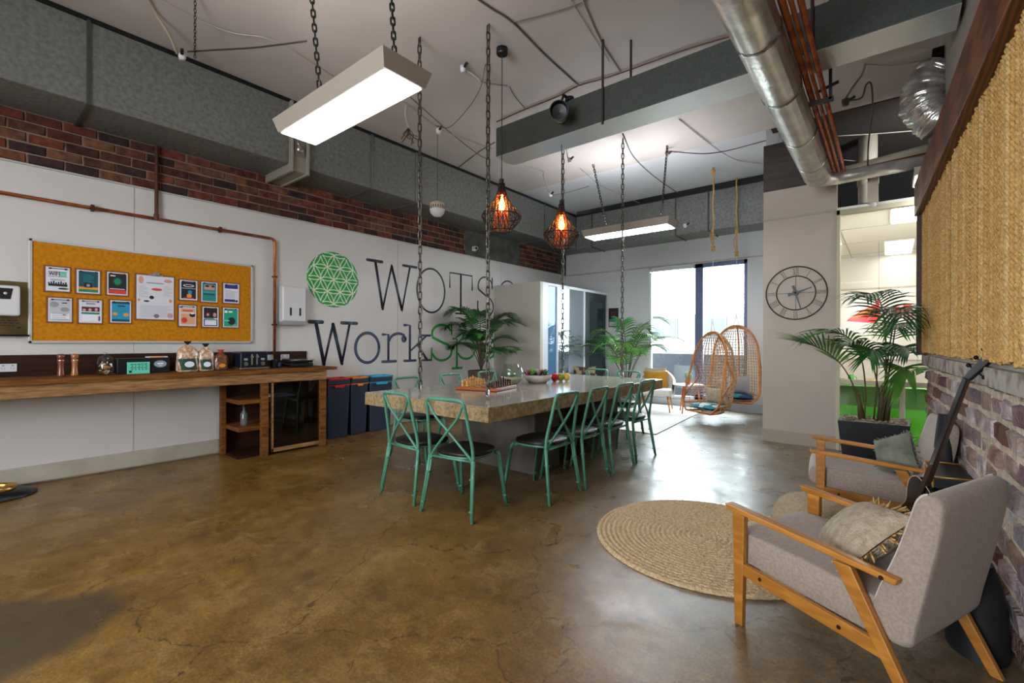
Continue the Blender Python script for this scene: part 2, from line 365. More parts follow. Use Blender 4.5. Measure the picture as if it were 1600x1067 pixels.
def brick_wall(name, T, length, z0, z1, bw, bh, gap, palette, mats, thick=.012, slab=.05, wob=.003, back=0, skip=None, accent=None):
    """bricks with their own faces standing proud of a mortar bed; local x along the wall, local y out of it"""
    m = MB(); m.T = T; m.cm = 0; m.box(-.0, -slab, z0, length, 0, z1)
    m.cm = 1; row = 0; z = z0 + gap / 2
    while z < z1 - .01:
        zz = min(z + bh - gap, z1 - .003); x = -(row % 2) * bw / 2 - rnd(0, .02)
        while x < length:
            x0 = max(x + gap / 2, .003); x1 = min(x + bw - gap / 2, length - .003)
            if x1 - x0 > .02 and not (skip and skip(x0, z)):
                c = hexc(random.choice(palette)); k = rnd(.8, 1.15)
                if accent and x0 < accent[0] < x1 and z < accent[1] < zz: c = hexc('#5f9a95'); k = 1
                m.cc = tuple(min(1, q * k) for q in c[:3]) + (1,)
                t = thick + rnd(-wob, wob) * 1.2
                j = lambda: rnd(-wob, wob)
                e = min(.008, (zz - z) * .12)
                bt = [(x0 + j(), 0, z + j()), (x1 + j(), 0, z + j()), (x1 + j(), 0, zz + j()), (x0 + j(), 0, zz + j())]
                tp = [(bt[0][0] + e, t + j(), bt[0][2] + e), (bt[1][0] - e, t + j(), bt[1][2] + e), (bt[2][0] - e, t + j(), bt[2][2] - e), (bt[3][0] + e, t + j(), bt[3][2] - e)]
                m.add(bt + tp, [(4, 7, 6, 5), (0, 4, 5, 1), (1, 5, 6, 2), (2, 6, 7, 3), (3, 7, 4, 0)])
                m.cc = (1, 1, 1, 1)
            x += bw
        z += bh; row += 1
    return m.build(name, mats)
def wallT(origin, ang):
    """local x runs along direction ang (from +Y toward +X), local y is the outward normal toward the room"""
    ux = Vector((math.sin(ang), math.cos(ang), 0)); return ux
ux = Vector((0, 1, 0)); uy = Vector((1, 0, 0)); uz = Vector((0, 0, 1))
T = Matrix(((0, 1, 0, WX - .005), (1, 0, 0, -1.0), (0, 0, 1, 0), (0, 0, 0, 1)))
pal = ['#6b2f1f', '#5b271b', '#7a3a26', '#4a241b', '#3a2320', '#6a4028', '#73402b', '#542a1f', '#7d5236']
struct(brick_wall('wall_left_brick', T, 7.0, 2.88, 3.5, .245, .093, .012, pal, [m_mortar, m_brick]))
T = Matrix(((0, 1, 0, WX - .005), (1, 0, 0, 7.6), (0, 0, 1, 0), (0, 0, 0, 1)))
struct(brick_wall('wall_left_brick', T, 1.45, 2.88, 3.36, .245, .093, .012, pal, [m_mortar, m_brick]))
o = MB(); o.box(WX - .03, 6.0, 2.88, WX + .0, 7.6, 3.5); o.box(WX - .03, 9.05, 2.88, WX, 9.4, 3.5); struct(o.build('wall_left_column', m_conc))

# back wall with its window opening
wx0, wx1, wz1 = -3.93, -2.03, 2.85
o = MB(); o.box(-6.02, WY, 0, wx0, WY + .2, 4.2); o.box(wx1, WY, 0, -1.2, WY + .2, 4.2); o.box(wx0, WY, wz1, wx1, WY + .2, 4.2); o.box(wx0, WY, 0, wx1, WY + .2, .15)
struct(o.build('wall_back', M('wall_paint_cool', '#bdbdbd', .55)))
o = MB(); o.box(-5.99, WY - .03, 2.86, -1.28, WY, 2.885); struct(o.build('trim_3', m_skirt))
o = MB(); o.box(-6.0, WY - .018, 0, wx0, WY, .165); o.box(wx1, WY - .018, 0, -1.28, WY, .165); o.box(wx0, WY - .018, 0, wx1, WY, .15); struct(o.build('baseboard_back', M('skirting_grey', '#a2a3a8', .5)))
win = struct(MB((wx0, WY, 0)).build('window_1', m_framew)) if False else None
m = MB()
fy = WY + .02
m.box(wx0, fy, .15, wx0 + .05, fy + .08, wz1); m.box(wx0, fy, wz1 - .05, wx0 + .95, fy + .08, wz1); m.box(wx0, fy, .15, wx0 + .95, fy + .08, .21)
win = struct(m.build('window_1', m_framew, bevel=.004))
m = MB(); m.box(-2.98, fy, .15, -2.83, fy + .09, wz1); m.box(-2.09, fy, .15, wx1, fy + .09, wz1); m.box(-2.98, fy, wz1 - .08, wx1, fy + .09, wz1); m.box(-2.98, fy, .15, wx1, fy + .09, .25)
m.build('window_frame', m_frame, win, bevel=.004)
m = MB(); m.box(wx0 + .05, fy + .035, .21, -2.98, fy + .041, wz1 - .05); m.build('pane', m_glass, win)
m = MB(); m.box(-2.83, fy + .035, .25, -2.09, fy + .041, wz1 - .08); m.build('pane', m_glass, win)
t = thing('roller_blind', 'white roller blind rolled up above the left window pane', 'blind', (-3.45, WY - .02, 2.79))
m = MB(t.location); m.cyl((-3.88, WY - .04, 2.79), (-2.99, WY - .04, 2.79), .03); m.build('roller', m_framew, t)
m = MB(t.location); m.box(-3.9, WY - .075, 2.755, -3.88, WY, 2.825); m.box(-2.99, WY - .075, 2.755, -2.97, WY, 2.825); m.build('bracket', m_alu, t)

# clock wall (end of the neighbouring room), its return and the glazed partition beside it
o = MB(); o.box(-1.285, 6.84, 0, -.49, 6.99, 3.28); struct(o.build('wall_middle', m_taupe))
o = MB(); o.box(-1.285, 6.835, 3.28, -.49, 6.99, 3.89); struct(o.build('wall_middle_panel', M('brown_panel', '#41352b', .6, col2='#30261f', ns=3, stretch=(1, 1, 8))))
o = MB(); o.box(-1.285, 6.99, 0, -1.135, 9.5, 4.17); struct(o.build('wall_return', M('wall_paint_cool', '#bdbdbd', .55)))
o = MB(); o.box(-1.285, 6.825, 0, -.49, 6.84, .165); struct(o.build('baseboard_middle', m_skirt2, bevel=.003))
o = MB(); o.box(-1.285, 6.825, 2.895, -.49, 6.84, 2.92); struct(o.build('trim_4', m_skirt))
fr = M('cream_frame', '#b4ab90', .5)
m = MB(); m.box(-.49, 6.82, 0, -.452, 6.9, 2.9); m.box(-.49, 6.82, 2.84, 1.4, 6.9, 2.9); m.box(-.45, 6.83, .80, 1.4, 6.88, .86)
m.box(.10, 6.83, 0, .15, 6.88, .82); m.box(-.45, 6.83, .0, 1.4, 6.88, .06); m.box(.92, 6.83, .0, .97, 6.88, 2.84)
part = struct(m.build('window_2', fr, bevel=.004))
m = MB(); m.box(-.45, 6.852, .86, 1.4, 6.858, 2.84); m.build('pane', thin_glass('partition_glass', '#fbf9f4', .12), part)
mg = thin_glass('green_frosted_film', '#b4e892', .4, film=.45, filmcol='#7cc452', rough=.3)
m = MB(); m.box(-.45, 6.852, .06, 1.4, 6.858, .55); m.build('frosted_band', mg, part)
m = MB(); m.box(-.45, 6.852, .55, 1.4, 6.858, .80); m.build('pane', thin_glass('pale_green_glass', '#c3dcb4', .5), part)
# rooms beyond
o = MB(); o.box(-1.13, 11.0, 0, 1.6, 11.15, 2.95); struct(o.build('wall_far_room', m_white))
o = MB(); o.box(1.45, 6.9, 0, 1.6, 11.0, 2.95); struct(o.build('wall_far_room_right', m_white))
o = MB(); o.box(-1.14, 9.5, 0, -1.0, 11, 2.95); o.box(-1.135, 6.99, 0, -1.12, 9.5, 2.95); struct(o.build('wall_far_room_left', m_white))
o = MB(); o.box(-1.12, 6.9, .001, 1.45, 11, .012); struct(o.build('floor_far_room', M('pale_bounce_floor', '#c5beb2', .5)))  # pale floor added to bounce light onto the far room's ceiling
o = MB(); o.box(.46, 5.92, 0, .62, 6.80, 4.1); struct(o.build('wall_recess', m_white))
m = MB(); m.box(-1.13, 6.99, 2.93, 1.6, 11, 2.97); fc = struct(m.build('ceiling_far_room', m_tile))
m = MB()
for k in range(4): m.box(-1.12, 7.0 + k * 1.2, 2.925, 1.45, 7.01 + k * 1.2, 2.93)
for x in (-.55, .65, 1.2): m.box(x, 7, 2.922, x + .012, 11, 2.93)
struct(m.build('trim_5', m_skirt))
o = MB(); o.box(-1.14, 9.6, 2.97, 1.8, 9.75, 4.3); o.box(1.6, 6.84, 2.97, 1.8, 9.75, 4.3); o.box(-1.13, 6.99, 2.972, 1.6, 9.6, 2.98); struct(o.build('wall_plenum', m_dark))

# right wall: worn brick to 1.09 m, ledge, boards above
ANG = R(-2.3); P0 = Vector((.293, 5.9, 0)); ud = Vector((math.sin(ANG), math.cos(ANG), 0)); nd = Vector((-math.cos(ANG), math.sin(ANG), 0))
def RW(along, out, z):
    """point on the right wall: metres back from its far end toward the camera, metres out into the room, height"""
    return P0 - ud * along + nd * out + Vector((0, 0, z))
TR = Matrix(((-ud.x, nd.x, 0, P0.x), (-ud.y, nd.y, 0, P0.y), (0, 0, 1, 0), (0, 0, 0, 1)))
pal2 = ['#a88f8f', '#b39c9b', '#94797a', '#b8a39a', '#c4b4b4', '#8f6f60', '#a98a79', '#7a6264', '#b9aeb0', '#cfc8c4', '#9b8b90', '#84604f', '#ab9694', '#b3a4a2', '#9c7d6d', '#b59c90', '#a88c7e', '#c2aea2']
struct(brick_wall('wall_right', TR, 9.4, 0, 1.095, .24, .118, .034, pal2, [m_mortar2, m_brick2], thick=.013, slab=.25, wob=.009, accent=(2.98, .66)))
m = MB(); m.T = TR; m.box(.001, -.25, 1.095, 9.4, .005, 4.1); struct(m.build('wall_right_upper', M('wall_paint_grey', '#a39a90', .7, col2='#948b80', ns=2)))
m = MB(); m.T = TR
for k in range(7): m.box(k * 1.4 + .004, .005, 1.095, k * 1.4 + 1.394, .045, 1.185)
struct(m.build('trim_6', M('whitewashed_render', '#a59c93', .85, col2='#6f5d49', ns=9, lo=.45, hi=.62, bump=1, bs=30), bevel=.006))
m = MB(); m.T = TR; m.box(-.03, .0, 2.52, 9.4, .1, 2.83); struct(m.build('trim_7', m_wood_b, bevel=.005))
m = MB(); m.T = TR; m.box(-.02, .0, 1.185, .03, .085, 2.52); struct(m.build('trim_8', M('dark_brown_timber', '#3e1f10', .5), bevel=.004))
# unseen wall behind the viewer, its opening added to let fill daylight in
o = MB(); o.box(-6.3, -3.9, 0, -3.0, -3.75, 4.1); o.box(-.4, -3.9, 0, 1.6, -3.75, 4.1); o.box(-3.0, -3.9, 2.8, -.4, -3.75, 4.1); o.box(-3.0, -3.9, 0, -.4, -3.75, 1.0)
struct(o.build('wall_rear', m_white))
# carpet
o = MB(); o.add([(-5.6, 6.3, .001), (-2.52, 6.3, .001), (-2.72, 9.37, .001), (-5.6, 9.37, .001), (-5.6, 6.3, .012), (-2.52, 6.3, .012), (-2.72, 9.37, .012), (-5.6, 9.37, .012)],
    [(0, 3, 2, 1), (4, 5, 6, 7), (0, 1, 5, 4), (1, 2, 6, 5), (2, 3, 7, 6), (3, 0, 4, 7)])
tag(o.build('carpet', m_carpet), 'large pale carpet under the lounge corner beyond the table', 'carpet')
# meeting booth
bx, by, bz = -4.88, 6.8, 2.39
m_booth = M('booth_panel', '#a8a397', .5)
o = MB(); o.box(WX + .001, by, .0, bx, by + .08, bz); struct(o.build('wall_booth', m_booth))
m = MB(); m.box(bx - .05, by + .08, 0, bx, by + .25, bz); m.box(bx - .05, by + .25, bz - .05, bx, WY - .02, bz); m.box(bx - .05, by + .55, .0, bx, by + .60, bz - .05); m.box(bx - .05, 8.35, 0, bx, 8.40, bz - .05)
bw = struct(m.build('window_3', m_framew))
m = MB(); m.box(bx - .03, by + .25, .02, bx - .022, by + .55, bz - .05); m.build('pane', M('blue_tinted_glass', '#5f8fb5', .05, trans=.35, ior=1.3), bw)
m = MB(); m.box(bx - .03, by + .60, .02, bx - .022, 8.35, bz - .05); m.build('pane', M('reflective_glass', '#a9b4bd', .04, .75, trans=.0), bw)
m = MB(); m.box(bx - .045, 8.42, .02, bx - .005, 9.3, bz - .06); dd = struct(m.build('door_1', M('dark_green_door', '#1f2a2c', .35), bevel=.004))
m = MB(); m.box(bx - .004, 8.6, .25, bx + .004, 9.15, bz - .25); m.build('pane', M('dark_glass', '#2f3b3f', .08, .5), dd)
# ---------------------------------------------------------------- ducts, beams and services under the ceiling
t = thing('ventilation_duct', 'long galvanised ventilation duct running under the ceiling along the brick and lettered wall', 'duct', (-5.67, 2, 3.34))
dx = -5.36
m = MB(t.location); m.box(WX + .01, -3.7, 3.34, dx, 2.50, 4.05); m.build('duct_section', m_galv, t, bevel=.006)
m = MB(t.location); m.box(WX + .01, 2.72, 3.34, dx, 3.6, 4.05); m.build('duct_section', m_galv, t, bevel=.006)
m = MB(t.location)
m.hexa([(WX + .01, 3.6, 3.34), (dx, 3.6, 3.34), (dx, 6.3, 3.34), (WX + .01, 6.3, 3.34)], [(WX + .01, 3.6, 4.05), (dx, 3.6, 4.05), (dx, 6.3, 4.05), (WX + .01, 6.3, 4.05)])
m.build('duct_section', m_galv, t, bevel=.006)
m = MB(t.location); m.box(WX + .01, 6.3, 3.36, dx, 9.38, 4.05); m.build('duct_section', m_galv, t, bevel=.006)
m = MB(t.location); m.box(WX + .01, -3.7, 4.05, dx - .01, 9.38, 4.098); m.box(dx - .012, -3.7, 4.05, dx + .012, 8.8, 4.065); m.build('shadow_gap_strip', m_black, t)  # black strips paint in the shadow gap above the duct
for y in (.78, 3.6, 4.35, 6.35, 7.6):
    m = MB(t.location); m.box(WX + .01, y - .012, 3.325, dx + .015, y + .012, 4.06); m.build('seam_flange', m_galvl if y > 3 else m_galvd, t)
m = MB(t.location)
m.box(WX + .01, 2.50, 3.25, dx + .055, 2.53, 4.06); m.box(WX + .01, 2.69, 3.25, dx + .055, 2.72, 4.06); m.box(WX + .01, 2.53, 3.27, dx + .015, 2.69, 4.05)
m.build('fire_damper', M('primer_grey_metal', '#8f897d', .5, .2), t, bevel=.004)
m = MB(t.location); m.box(dx + .015, 2.56, 3.45, dx + .03, 2.67, 3.62); m.lathe([(0, .03), (.035, .03), (.045, 0)], (dx + .03, 2.615, 3.53), 14, axis=(1, 0, 0)); m.tube([(dx + .06, 2.615, 3.53), (dx + .07, 2.56, 3.60)], .008)
m.build('damper_handle', m_steel, t)
m = MB(t.location)
for a, b_ in (((dx + .001, .85, 3.98), (dx + .001, 2.45, 3.42)), ): pass
m.prism([(2.0, 3.345), (2.48, 3.345), (1.0, 3.42)], 0, dx, dx + .006); m.build('crease', m_galv, t)
t = thing('ventilation_duct', 'galvanised duct above the glass doors at the end of the room', 'duct', (-3.3, 9.1, 3.34))
m = MB(t.location); m.box(dx + .02, 8.8, 3.34, -1.29, 9.39, 4.05); m.build('duct_section', m_galv, t, bevel=.006)
m = MB(t.location); m.box(dx + .02, 8.81, 4.05, -1.29, 9.39, 4.165); m.box(dx + .02, 8.788, 4.05, -1.29, 8.81, 4.068); m.build('shadow_gap_strip', m_black, t)  # black strip standing in for the shadow gap over this duct
for x in (-4.95, -3.15, -2.55):
    m = MB(t.location); m.box(x - .012, 8.785, 3.325, x + .012, 9.39, 4.06); m.build('seam_flange', m_galvd, t)
# steel beam hanging below the ceiling
t = thing('cable_duct', 'dark galvanised box duct crossing the room below the ceiling above the table', 'duct', (-1.2, 4.0, 3.36))
yb0, yb1, zb0, zb1 = 3.86, 4.18, 3.35, 3.665
m = MB(t.location); m.box(-3.38, yb0, zb0, .34, yb1, zb1); m.build('duct_body', m_galvd, t, bevel=.004)
m = MB(t.location); m.box(-3.39, yb0 + .004, zb0 - .003, .34, yb1 - .004, zb0 - .0005); m.build('duct_underside', M('bright_sheet_metal', '#c9cdce', .28, .45), t)
for x, y in ((-2.06, yb0 - .01), (-1.86, 4.02), (-.42, yb0 - .01)):
    m = MB(t.location); m.cyl((x, y, zb0 - .03 if y < yb0 else zb1), (x, y, CZ), .012, n=8); m.build('hanger_rod', m_cabd, t)

def pipe(name, label, cat, pts, r, mat, n=12, clips=0, clipmat=None, loc=None, **k):
    loc = Vector(loc or pts[0]); t = thing(name, label, cat, loc, group=k.pop('group', None))
    m = MB(loc); m.tube(pts, r, n, **k); m.build('pipe', mat, t)
    return t
# foil wrapped duct and copper lines, bending right over the partition
zs = 3.17
pts = [(-.62, -1.0, zs), (-.62, 6.15, zs)] + arc((-.37, 6.15, zs), .25, math.pi, math.pi / 2, 6, 'xy') + [(.35, 6.40, zs + .01)]
t = pipe('foil_wrapped_pipe', 'large silver foil wrapped pipe running below the ceiling and bending right over the glass partition', 'pipe', pts, [.13] * 2 + [.12, .11, .10, .09, .08, .075, .07] + [.065], m_foil, 20, loc=(-.62, 4, zs))
for y in (2.2, 3.1, 3.9, 4.8, 5.6):
    m = MB(t.location); m.lathe([(.131, -.02), (.137, 0), (.131, .02)], (-.62, y, zs), 20, axis=(0, 1, 0)); m.build('foil_band', M('foil_tape', '#a5a29c', .25, .9), t)
for k, (x, z, r, lab) in enumerate([(-.47, 3.22, .02, 'thick copper pipe beside the silver foil wrapped pipe'), (-.425, 3.20, .013, 'thin copper pipe between the two thicker copper pipes'), (-.385, 3.215, .017, 'bright copper pipe outermost from the silver foil wrapped pipe')]):
    ye = 6.40 + .02 * k
    pts = [(x, -1, z), (x, ye - .1, z), (x + .03, ye - .02, z), (x + .1, ye, z), (.36, ye, z + .03)]
    pipe('copper_pipe', lab, 'pipe', pts, r, m_copper, 10, group='copper lines beside the foil wrapped pipe')
m = MB((-.5, 4.3, 3.2)); m.box(-.66, 4.29, 3.16, -.33, 4.32, 3.19); m.box(-.36, 4.29, 3.17, -.34, 4.32, CZ)
m.tube([(-.45, 4.3, 3.25), (-.3, 4.32, 3.3)], .012, 6)
tag(m.build('pipe_bracket', m_cabd), 'dark metal bracket holding the copper pipes below the ceiling', 'bracket')
# cream pipes across the partition head
t = pipe('plastic_pipe', 'upper cream pipe running above the glass partition', 'pipe', [(-.42, 6.62, 3.30), (.4, 6.62, 3.38)], .05, m_pvc, 14)
t = pipe('soil_pipe', 'fat cream vertical pipe in the dark space above the glass partition', 'pipe', [(-.22, 7.9, 2.99), (-.22, 7.9, 4.085)], .105, m_pvc, 18)
m = MB(t.location); m.lathe([(.107, -.07), (.12, -.06), (.12, .06), (.107, .07)], (-.22, 7.9, 3.5), 18); m.build('collar', m_pvc, t)
t = pipe('soil_pipe', 'thin cream vertical pipe left of the fat one above the partition', 'pipe', [(-.61, 7.7, 2.99), (-.61, 7.7, 4.085)], .06, m_pvc, 14)
m = MB(t.location); m.lathe([(.062, -.03), (.085, -.02), (.085, .02), (.062, .03)], (-.61, 7.7, 4.03), 16); m.build('collar', m_pvc, t)
t = thing('sensor_box', 'small white box lamp on the partition head', 'light', (-.13, 6.70, 2.93)); m = MB(t.location)
m.box(-.19, 6.66, 2.90, -.09, 6.76, 3.25); m.build('housing', m_pvc, t, bevel=.004)
m = MB(t.location); m.lathe([(0, -.05), (.03, -.04), (.035, 0)], (-.14, 6.71, 2.9), 14); m.build('sensor_lens', m_whitep, t)
t = thing('flexible_duct', 'crumpled silver flexible duct hanging near the ceiling by the rope wall', 'duct', (.30, 4.9, 3.1))
m = MB(t.location)
pth = smooth_path([(.30, 4.95, 3.46), (.24, 4.92, 3.36), (.21, 4.88, 3.22), (.24, 4.86, 3.10), (.31, 4.84, 3.0)], 8)
random.seed(3); m.tube(pth, [(.13 + .025 * math.sin(i * 2.4) + rnd(-.012, .012)) for i in range(len(pth))], 22); m.build('foil_sleeve', M('crumpled_foil', '#d0ccc6', .25, .8, col2='#a19b91', ns=12, bump=1, bs=16), t)
m = MB(t.location); m.cyl((.26, 4.95, 3.5), (.42, 4.95, 3.5), .10, n=16); m.box(.26, 4.86, 3.42, .42, 5.05, 3.60); m.build('fan_box', m_blackm, t, bevel=.01)

def link_chain(name, label, p0, p1, link=.075, r=.006, wdt=.024, mat=None, group=None, ring=False, parent=None):
    p0 = Vector(p0); p1 = Vector(p1); d = p1 - p0; Ln = d.length; n = max(2, int(Ln / (link - 2 * r))); st = Ln / n
    if parent is None: t = thing(name, label, 'chain', p0, group=group)
    else: t = parent
    m = MB(p0 if parent is None else parent.location); q = Vector((0, 0, 1)).rotation_difference(d.normalized())
    for i in range(n):
        c = p0 + d * ((i + .5) / n); a = 0 if i % 2 else math.pi / 2
        pts = []; hl = link / 2 - wdt / 2
        for k in range(5): th = math.pi * k / 4; pts.append((wdt / 2 * math.cos(th), 0, hl + wdt / 2 * math.sin(th)))
        for k in range(5): th = math.pi + math.pi * k / 4; pts.append((wdt / 2 * math.cos(th), 0, -hl + wdt / 2 * math.sin(th)))
        rz = Matrix.Rotation(a + .2, 3, 'Z'); m.tube([c + q @ (rz @ Vector(p)) for p in pts], r, 5, closed=True)
    o = m.build('chain' if parent is not None else 'links', mat or m_chain, t)
    if ring:
        m = MB(p0); m.lathe([(.035 + .009 * math.cos(k * math.pi / 4), .009 * math.sin(k * math.pi / 4)) for k in range(9)], p1 + Vector((0, 0, -.0)), 18, axis=(.5, .86, 0)); m.build('ring', m_steel, t)
    return t
TZ = .80
for (x, y, xt, yt, lab, rr) in [(-3.476, 2.88, -3.36, 2.76, 'steel link chain at the front left corner of the concrete table', 1),
                               (-2.66, 2.94, -2.75, 3.03, 'steel link chain with an end ring at the front right corner of the concrete table', 1),
                               (-3.604, 5.57, -3.58, 5.53, 'steel link chain at the far left corner of the table, behind the smaller cane shade', 0),
                               (-2.807, 5.82, -2.84, 5.89, 'steel link chain at the far right corner of the concrete table', 0)]:
    link_chain('hanging_chain', lab, (xt, yt, CZ), (x, y, TZ + .05), .085, .0075, .03, ring=True, group='chains holding the table')
    
# fluorescent pendants
def lamp(label, x0, x1, y0, y1, z, chains, vis=True):
    cx, cy = (x0 + x1) / 2, (y0 + y1) / 2
    t = thing('fluorescent_pendant', label, 'light', (cx, cy, z), group='rectangular fluorescent pendants')
    m = MB(t.location); e = .045; h = .10; q = .015
    b = [(x0 - q, y0 - q, z), (x1 + q, y0 - q, z), (x1 + q, y1 + q, z), (x0 - q, y1 + q, z)]; tt = [(x0 - e, y0 - e, z + h), (x1 + e, y0 - e, z + h), (x1 + e, y1 + e, z + h), (x0 - e, y1 + e, z + h)]
    m.hexa(b, tt); m.build('housing', m_lampb, t)
    m = MB(t.location); m.box(x0 + .004, y0 + .004, z - .006, x1 - .004, y1 - .004, z - .001); m.build('diffuser', m_lens if y0 < 5 else M('lamp_diffuser_bright', '#ffffff', .4, emit=LAMP_POWER * 3, ecol='#f2f6ff'), t)
    m = MB(t.location); m.box(x0 + .03, y0 + .03, z + h + .001, x1 - .03, y1 - .03, z + h + .006); m.build('added_uplight', m_uplight2 if y0 > 5 else m_uplight, t)  # added uplight surface, not a known part of the fitting
    for a, b_ in chains: link_chain('chain', '', a, b_, .06, .006, .024, mat=m_chainb, parent=t)
    return t
lamp('large fluorescent pendant hanging nearest the viewer in front of the table', -3.58, -2.27, 1.61, 1.885, 2.88,
     [((-3.10, 1.56, CZ), (-3.02, 1.62, 2.98)), ((-2.52, 1.80, CZ), (-2.36, 1.75, 2.98))])
lamp('smaller looking fluorescent pendant hanging beyond the table', -3.6, -2.33, 6.18, 6.47, 2.9,
     [((-3.62, 6.46, CZ), (-3.30, 6.33, 3.0)), ((-2.45, 6.5, CZ), (-2.47, 6.33, 3.0))])
lamp('unseen pendant added behind the viewer for fill, on the left', -4.4, -3.1, -1.6, -1.32, 2.9, [((-4.2, -1.46, CZ), (-4.2, -1.46, 3)), ((-3.3, -1.46, CZ), (-3.3, -1.46, 3))])  # this lamp and the next are unseen, added for soft fill light
lamp('unseen pendant added behind the viewer for fill, on the right', -1.6, -.3, -1.6, -1.32, 2.9, [((-1.4, -1.46, CZ), (-1.4, -1.46, 3)), ((-.5, -1.46, CZ), (-.5, -1.46, 3))])
for k, (x0, x1, y0, y1, lab) in enumerate([(.03, .34, 7.07, 8.1, 'recessed ceiling light nearest the glass partition in the room beyond'), (-.04, .31, 9.55, 10.9, 'recessed ceiling light furthest away in the room beyond'), (-.95, -.6, 8.2, 9.3, 'recessed ceiling light at the left side of the room beyond')]):
    t = thing('recessed_light', lab, 'light', (x0, y0, 2.92), group='ceiling lights in the far room')
    m = MB(t.location); m.box(x0 - .02, y0 - .02, 2.915, x1 + .02, y1 + .02, 2.93); m.build('frame', m_whitep, t)
    m = MB(t.location); m.box(x0, y0, 2.908, x1, y1, 2.914); m.build('diffuser', M('far_lamp_diffuser', '#ffffff', .4, emit=7, ecol='#fbfaf5'), t)
t = thing('fluorescent_pendant', 'fluorescent fitting half hidden behind the timber board above the rope wall', 'light', (.33, 6.3, 3.02))
m = MB(t.location); m.box(.20, 6.2, 3.0, .62, 6.7, 3.08); m.build('housing', m_lampb, t)
m = MB(t.location); m.box(.215, 6.25, 2.992, .6, 6.68, 2.999); m.build('diffuser', m_lens, t)

# cane pendants with glowing bulbs
def cane_pendant(label, c, ztop, zbot, rmax, bulbmat):
    t = thing('cane_pendant_lamp', label, 'light', (c[0], c[1], zbot), group='woven pendant lamps over the table'); h = ztop - zbot
    prof = [(0, .028), (.12, .034), (.3, .062), (.45, .105), (.58, .155), (.66, .185), (.71, .19), (.8, .172), (.9, .135), (1.0, .095)]
    def rad(f):
        for i in range(len(prof) - 1):
            a, b_ = prof[i], prof[i + 1]
            if a[0] <= f <= b_[0]:
                u = (f - a[0]) / (b_[0] - a[0]); u = u * u * (3 - 2 * u) * .4 + u * .6; return a[1] + (b_[1] - a[1]) * u
        return prof[-1][1]
    k = rmax / .19; m = MB(t.location); N_ = 22
    for s in (1, -1):
        for i in range(N_):
            pts = []
            for j in range(25):
                f = j / 24; a = 2 * math.pi * i / N_ + s * f * 2.1; r = rad(f) * k
                pts.append((c[0] + r * math.cos(a), c[1] + r * math.sin(a), ztop - f * h))
            m.tube(pts, .0031, 4, caps=False)
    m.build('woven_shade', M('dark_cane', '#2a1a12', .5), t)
    m = MB(t.location)
    for f in (.0, .69, 1.0):
        r = rad(f) * k; m.tube([(c[0] + r * math.cos(a * .3491), c[1] + r * math.sin(a * .3491), ztop - f * h) for a in range(18)], .005 if f else .008, 6, closed=True)
    for i in range(6):
        m.tube([(c[0] + rad(j / 24) * k * math.cos(i * 1.047), c[1] + rad(j / 24) * k * math.sin(i * 1.047), ztop - j / 24 * h) for j in range(25)], .004, 5)
    m.build('shade_frame', m_blackm, t)
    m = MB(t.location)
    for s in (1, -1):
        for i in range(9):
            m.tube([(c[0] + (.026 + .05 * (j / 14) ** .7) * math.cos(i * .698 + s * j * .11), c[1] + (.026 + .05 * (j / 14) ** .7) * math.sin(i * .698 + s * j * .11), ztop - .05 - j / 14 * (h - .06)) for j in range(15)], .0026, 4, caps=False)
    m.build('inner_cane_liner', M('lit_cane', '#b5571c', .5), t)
    m = MB(t.location); m.lathe([(0, .05), (.022, .05), (.022, -.06), (0, -.06)], (c[0], c[1], ztop), 14, smooth=False); m.build('lamp_holder', m_black, t)
    m = MB(t.location); zb = ztop - .15; m.lathe([(.012, .05), (.016, .02), (.03, -.03), (.032, -.07), (.02, -.1), (0, -.108)], (c[0], c[1], zb), 18); m.build('bulb', bulbmat, t)
    m = MB(t.location); m.cyl((c[0], c[1], ztop), (c[0], c[1], CZ - (0.0 if c[1] < 3.86 else CZ - 3.35)), .004, n=6); m.build('cord', m_cabd, t)
    if c[1] < 3.86:
        m = MB(t.location); m.lathe([(0, 0), (.05, 0), (.055, .01), (.055, .06), (0, .06)], (c[0], c[1], CZ - .06), 20, smooth=False); m.build('ceiling_cap', m_black, t)
    return t
m_bulb = M('glowing_bulb', '#ffb05a', .3, emit=38, ecol='#ff9a3c')
cane_pendant('black cane pendant lamp hanging nearer the viewer, with a black ceiling cap', (-2.87, 3.36), 2.80, 2.36, .19, m_bulb)
cane_pendant('black cane pendant lamp hanging further back under the box duct', (-2.64, 4.05), 2.72, 2.28, .185, m_bulb)

# black spotlight on the box duct
t = thing('spotlight', 'round black spotlight mounted on the side of the box duct', 'light', (-2.45, 3.74, 3.5))
Q = Matrix.Translation((-2.45, 3.72, 3.49))
m = MB(t.location); ax = Vector((.5, -.85, -.25)); m.lathe([(0, .0), (.06, .0), (.088, .10), (.09, .13), (.082, .13), (.07, .06), (0, .05)], (-2.45, 3.72, 3.49), 24, axis=ax, smooth=False); m.build('lamp_body', m_black, t)
m = MB(t.location); m.lathe([(0, 0), (.075, .0), (.08, -.05), (.06, -.08), (0, -.09)], (-2.45, 3.72, 3.49), 24, axis=ax); m.build('rear_shell', m_steel, t)
m = MB(t.location); m.cyl((-2.45, 3.72, 3.57), (-2.45, 3.80, 3.70), .012, n=8); m.cyl((-2.44, 3.88, 3.667), (-2.44, 3.88, 3.70), .045, n=16); m.bar((-2.45, 3.78, 3.69), (-2.44, 3.9, 3.69), .03, .012); m.build('mounting_arm', m_black, t)
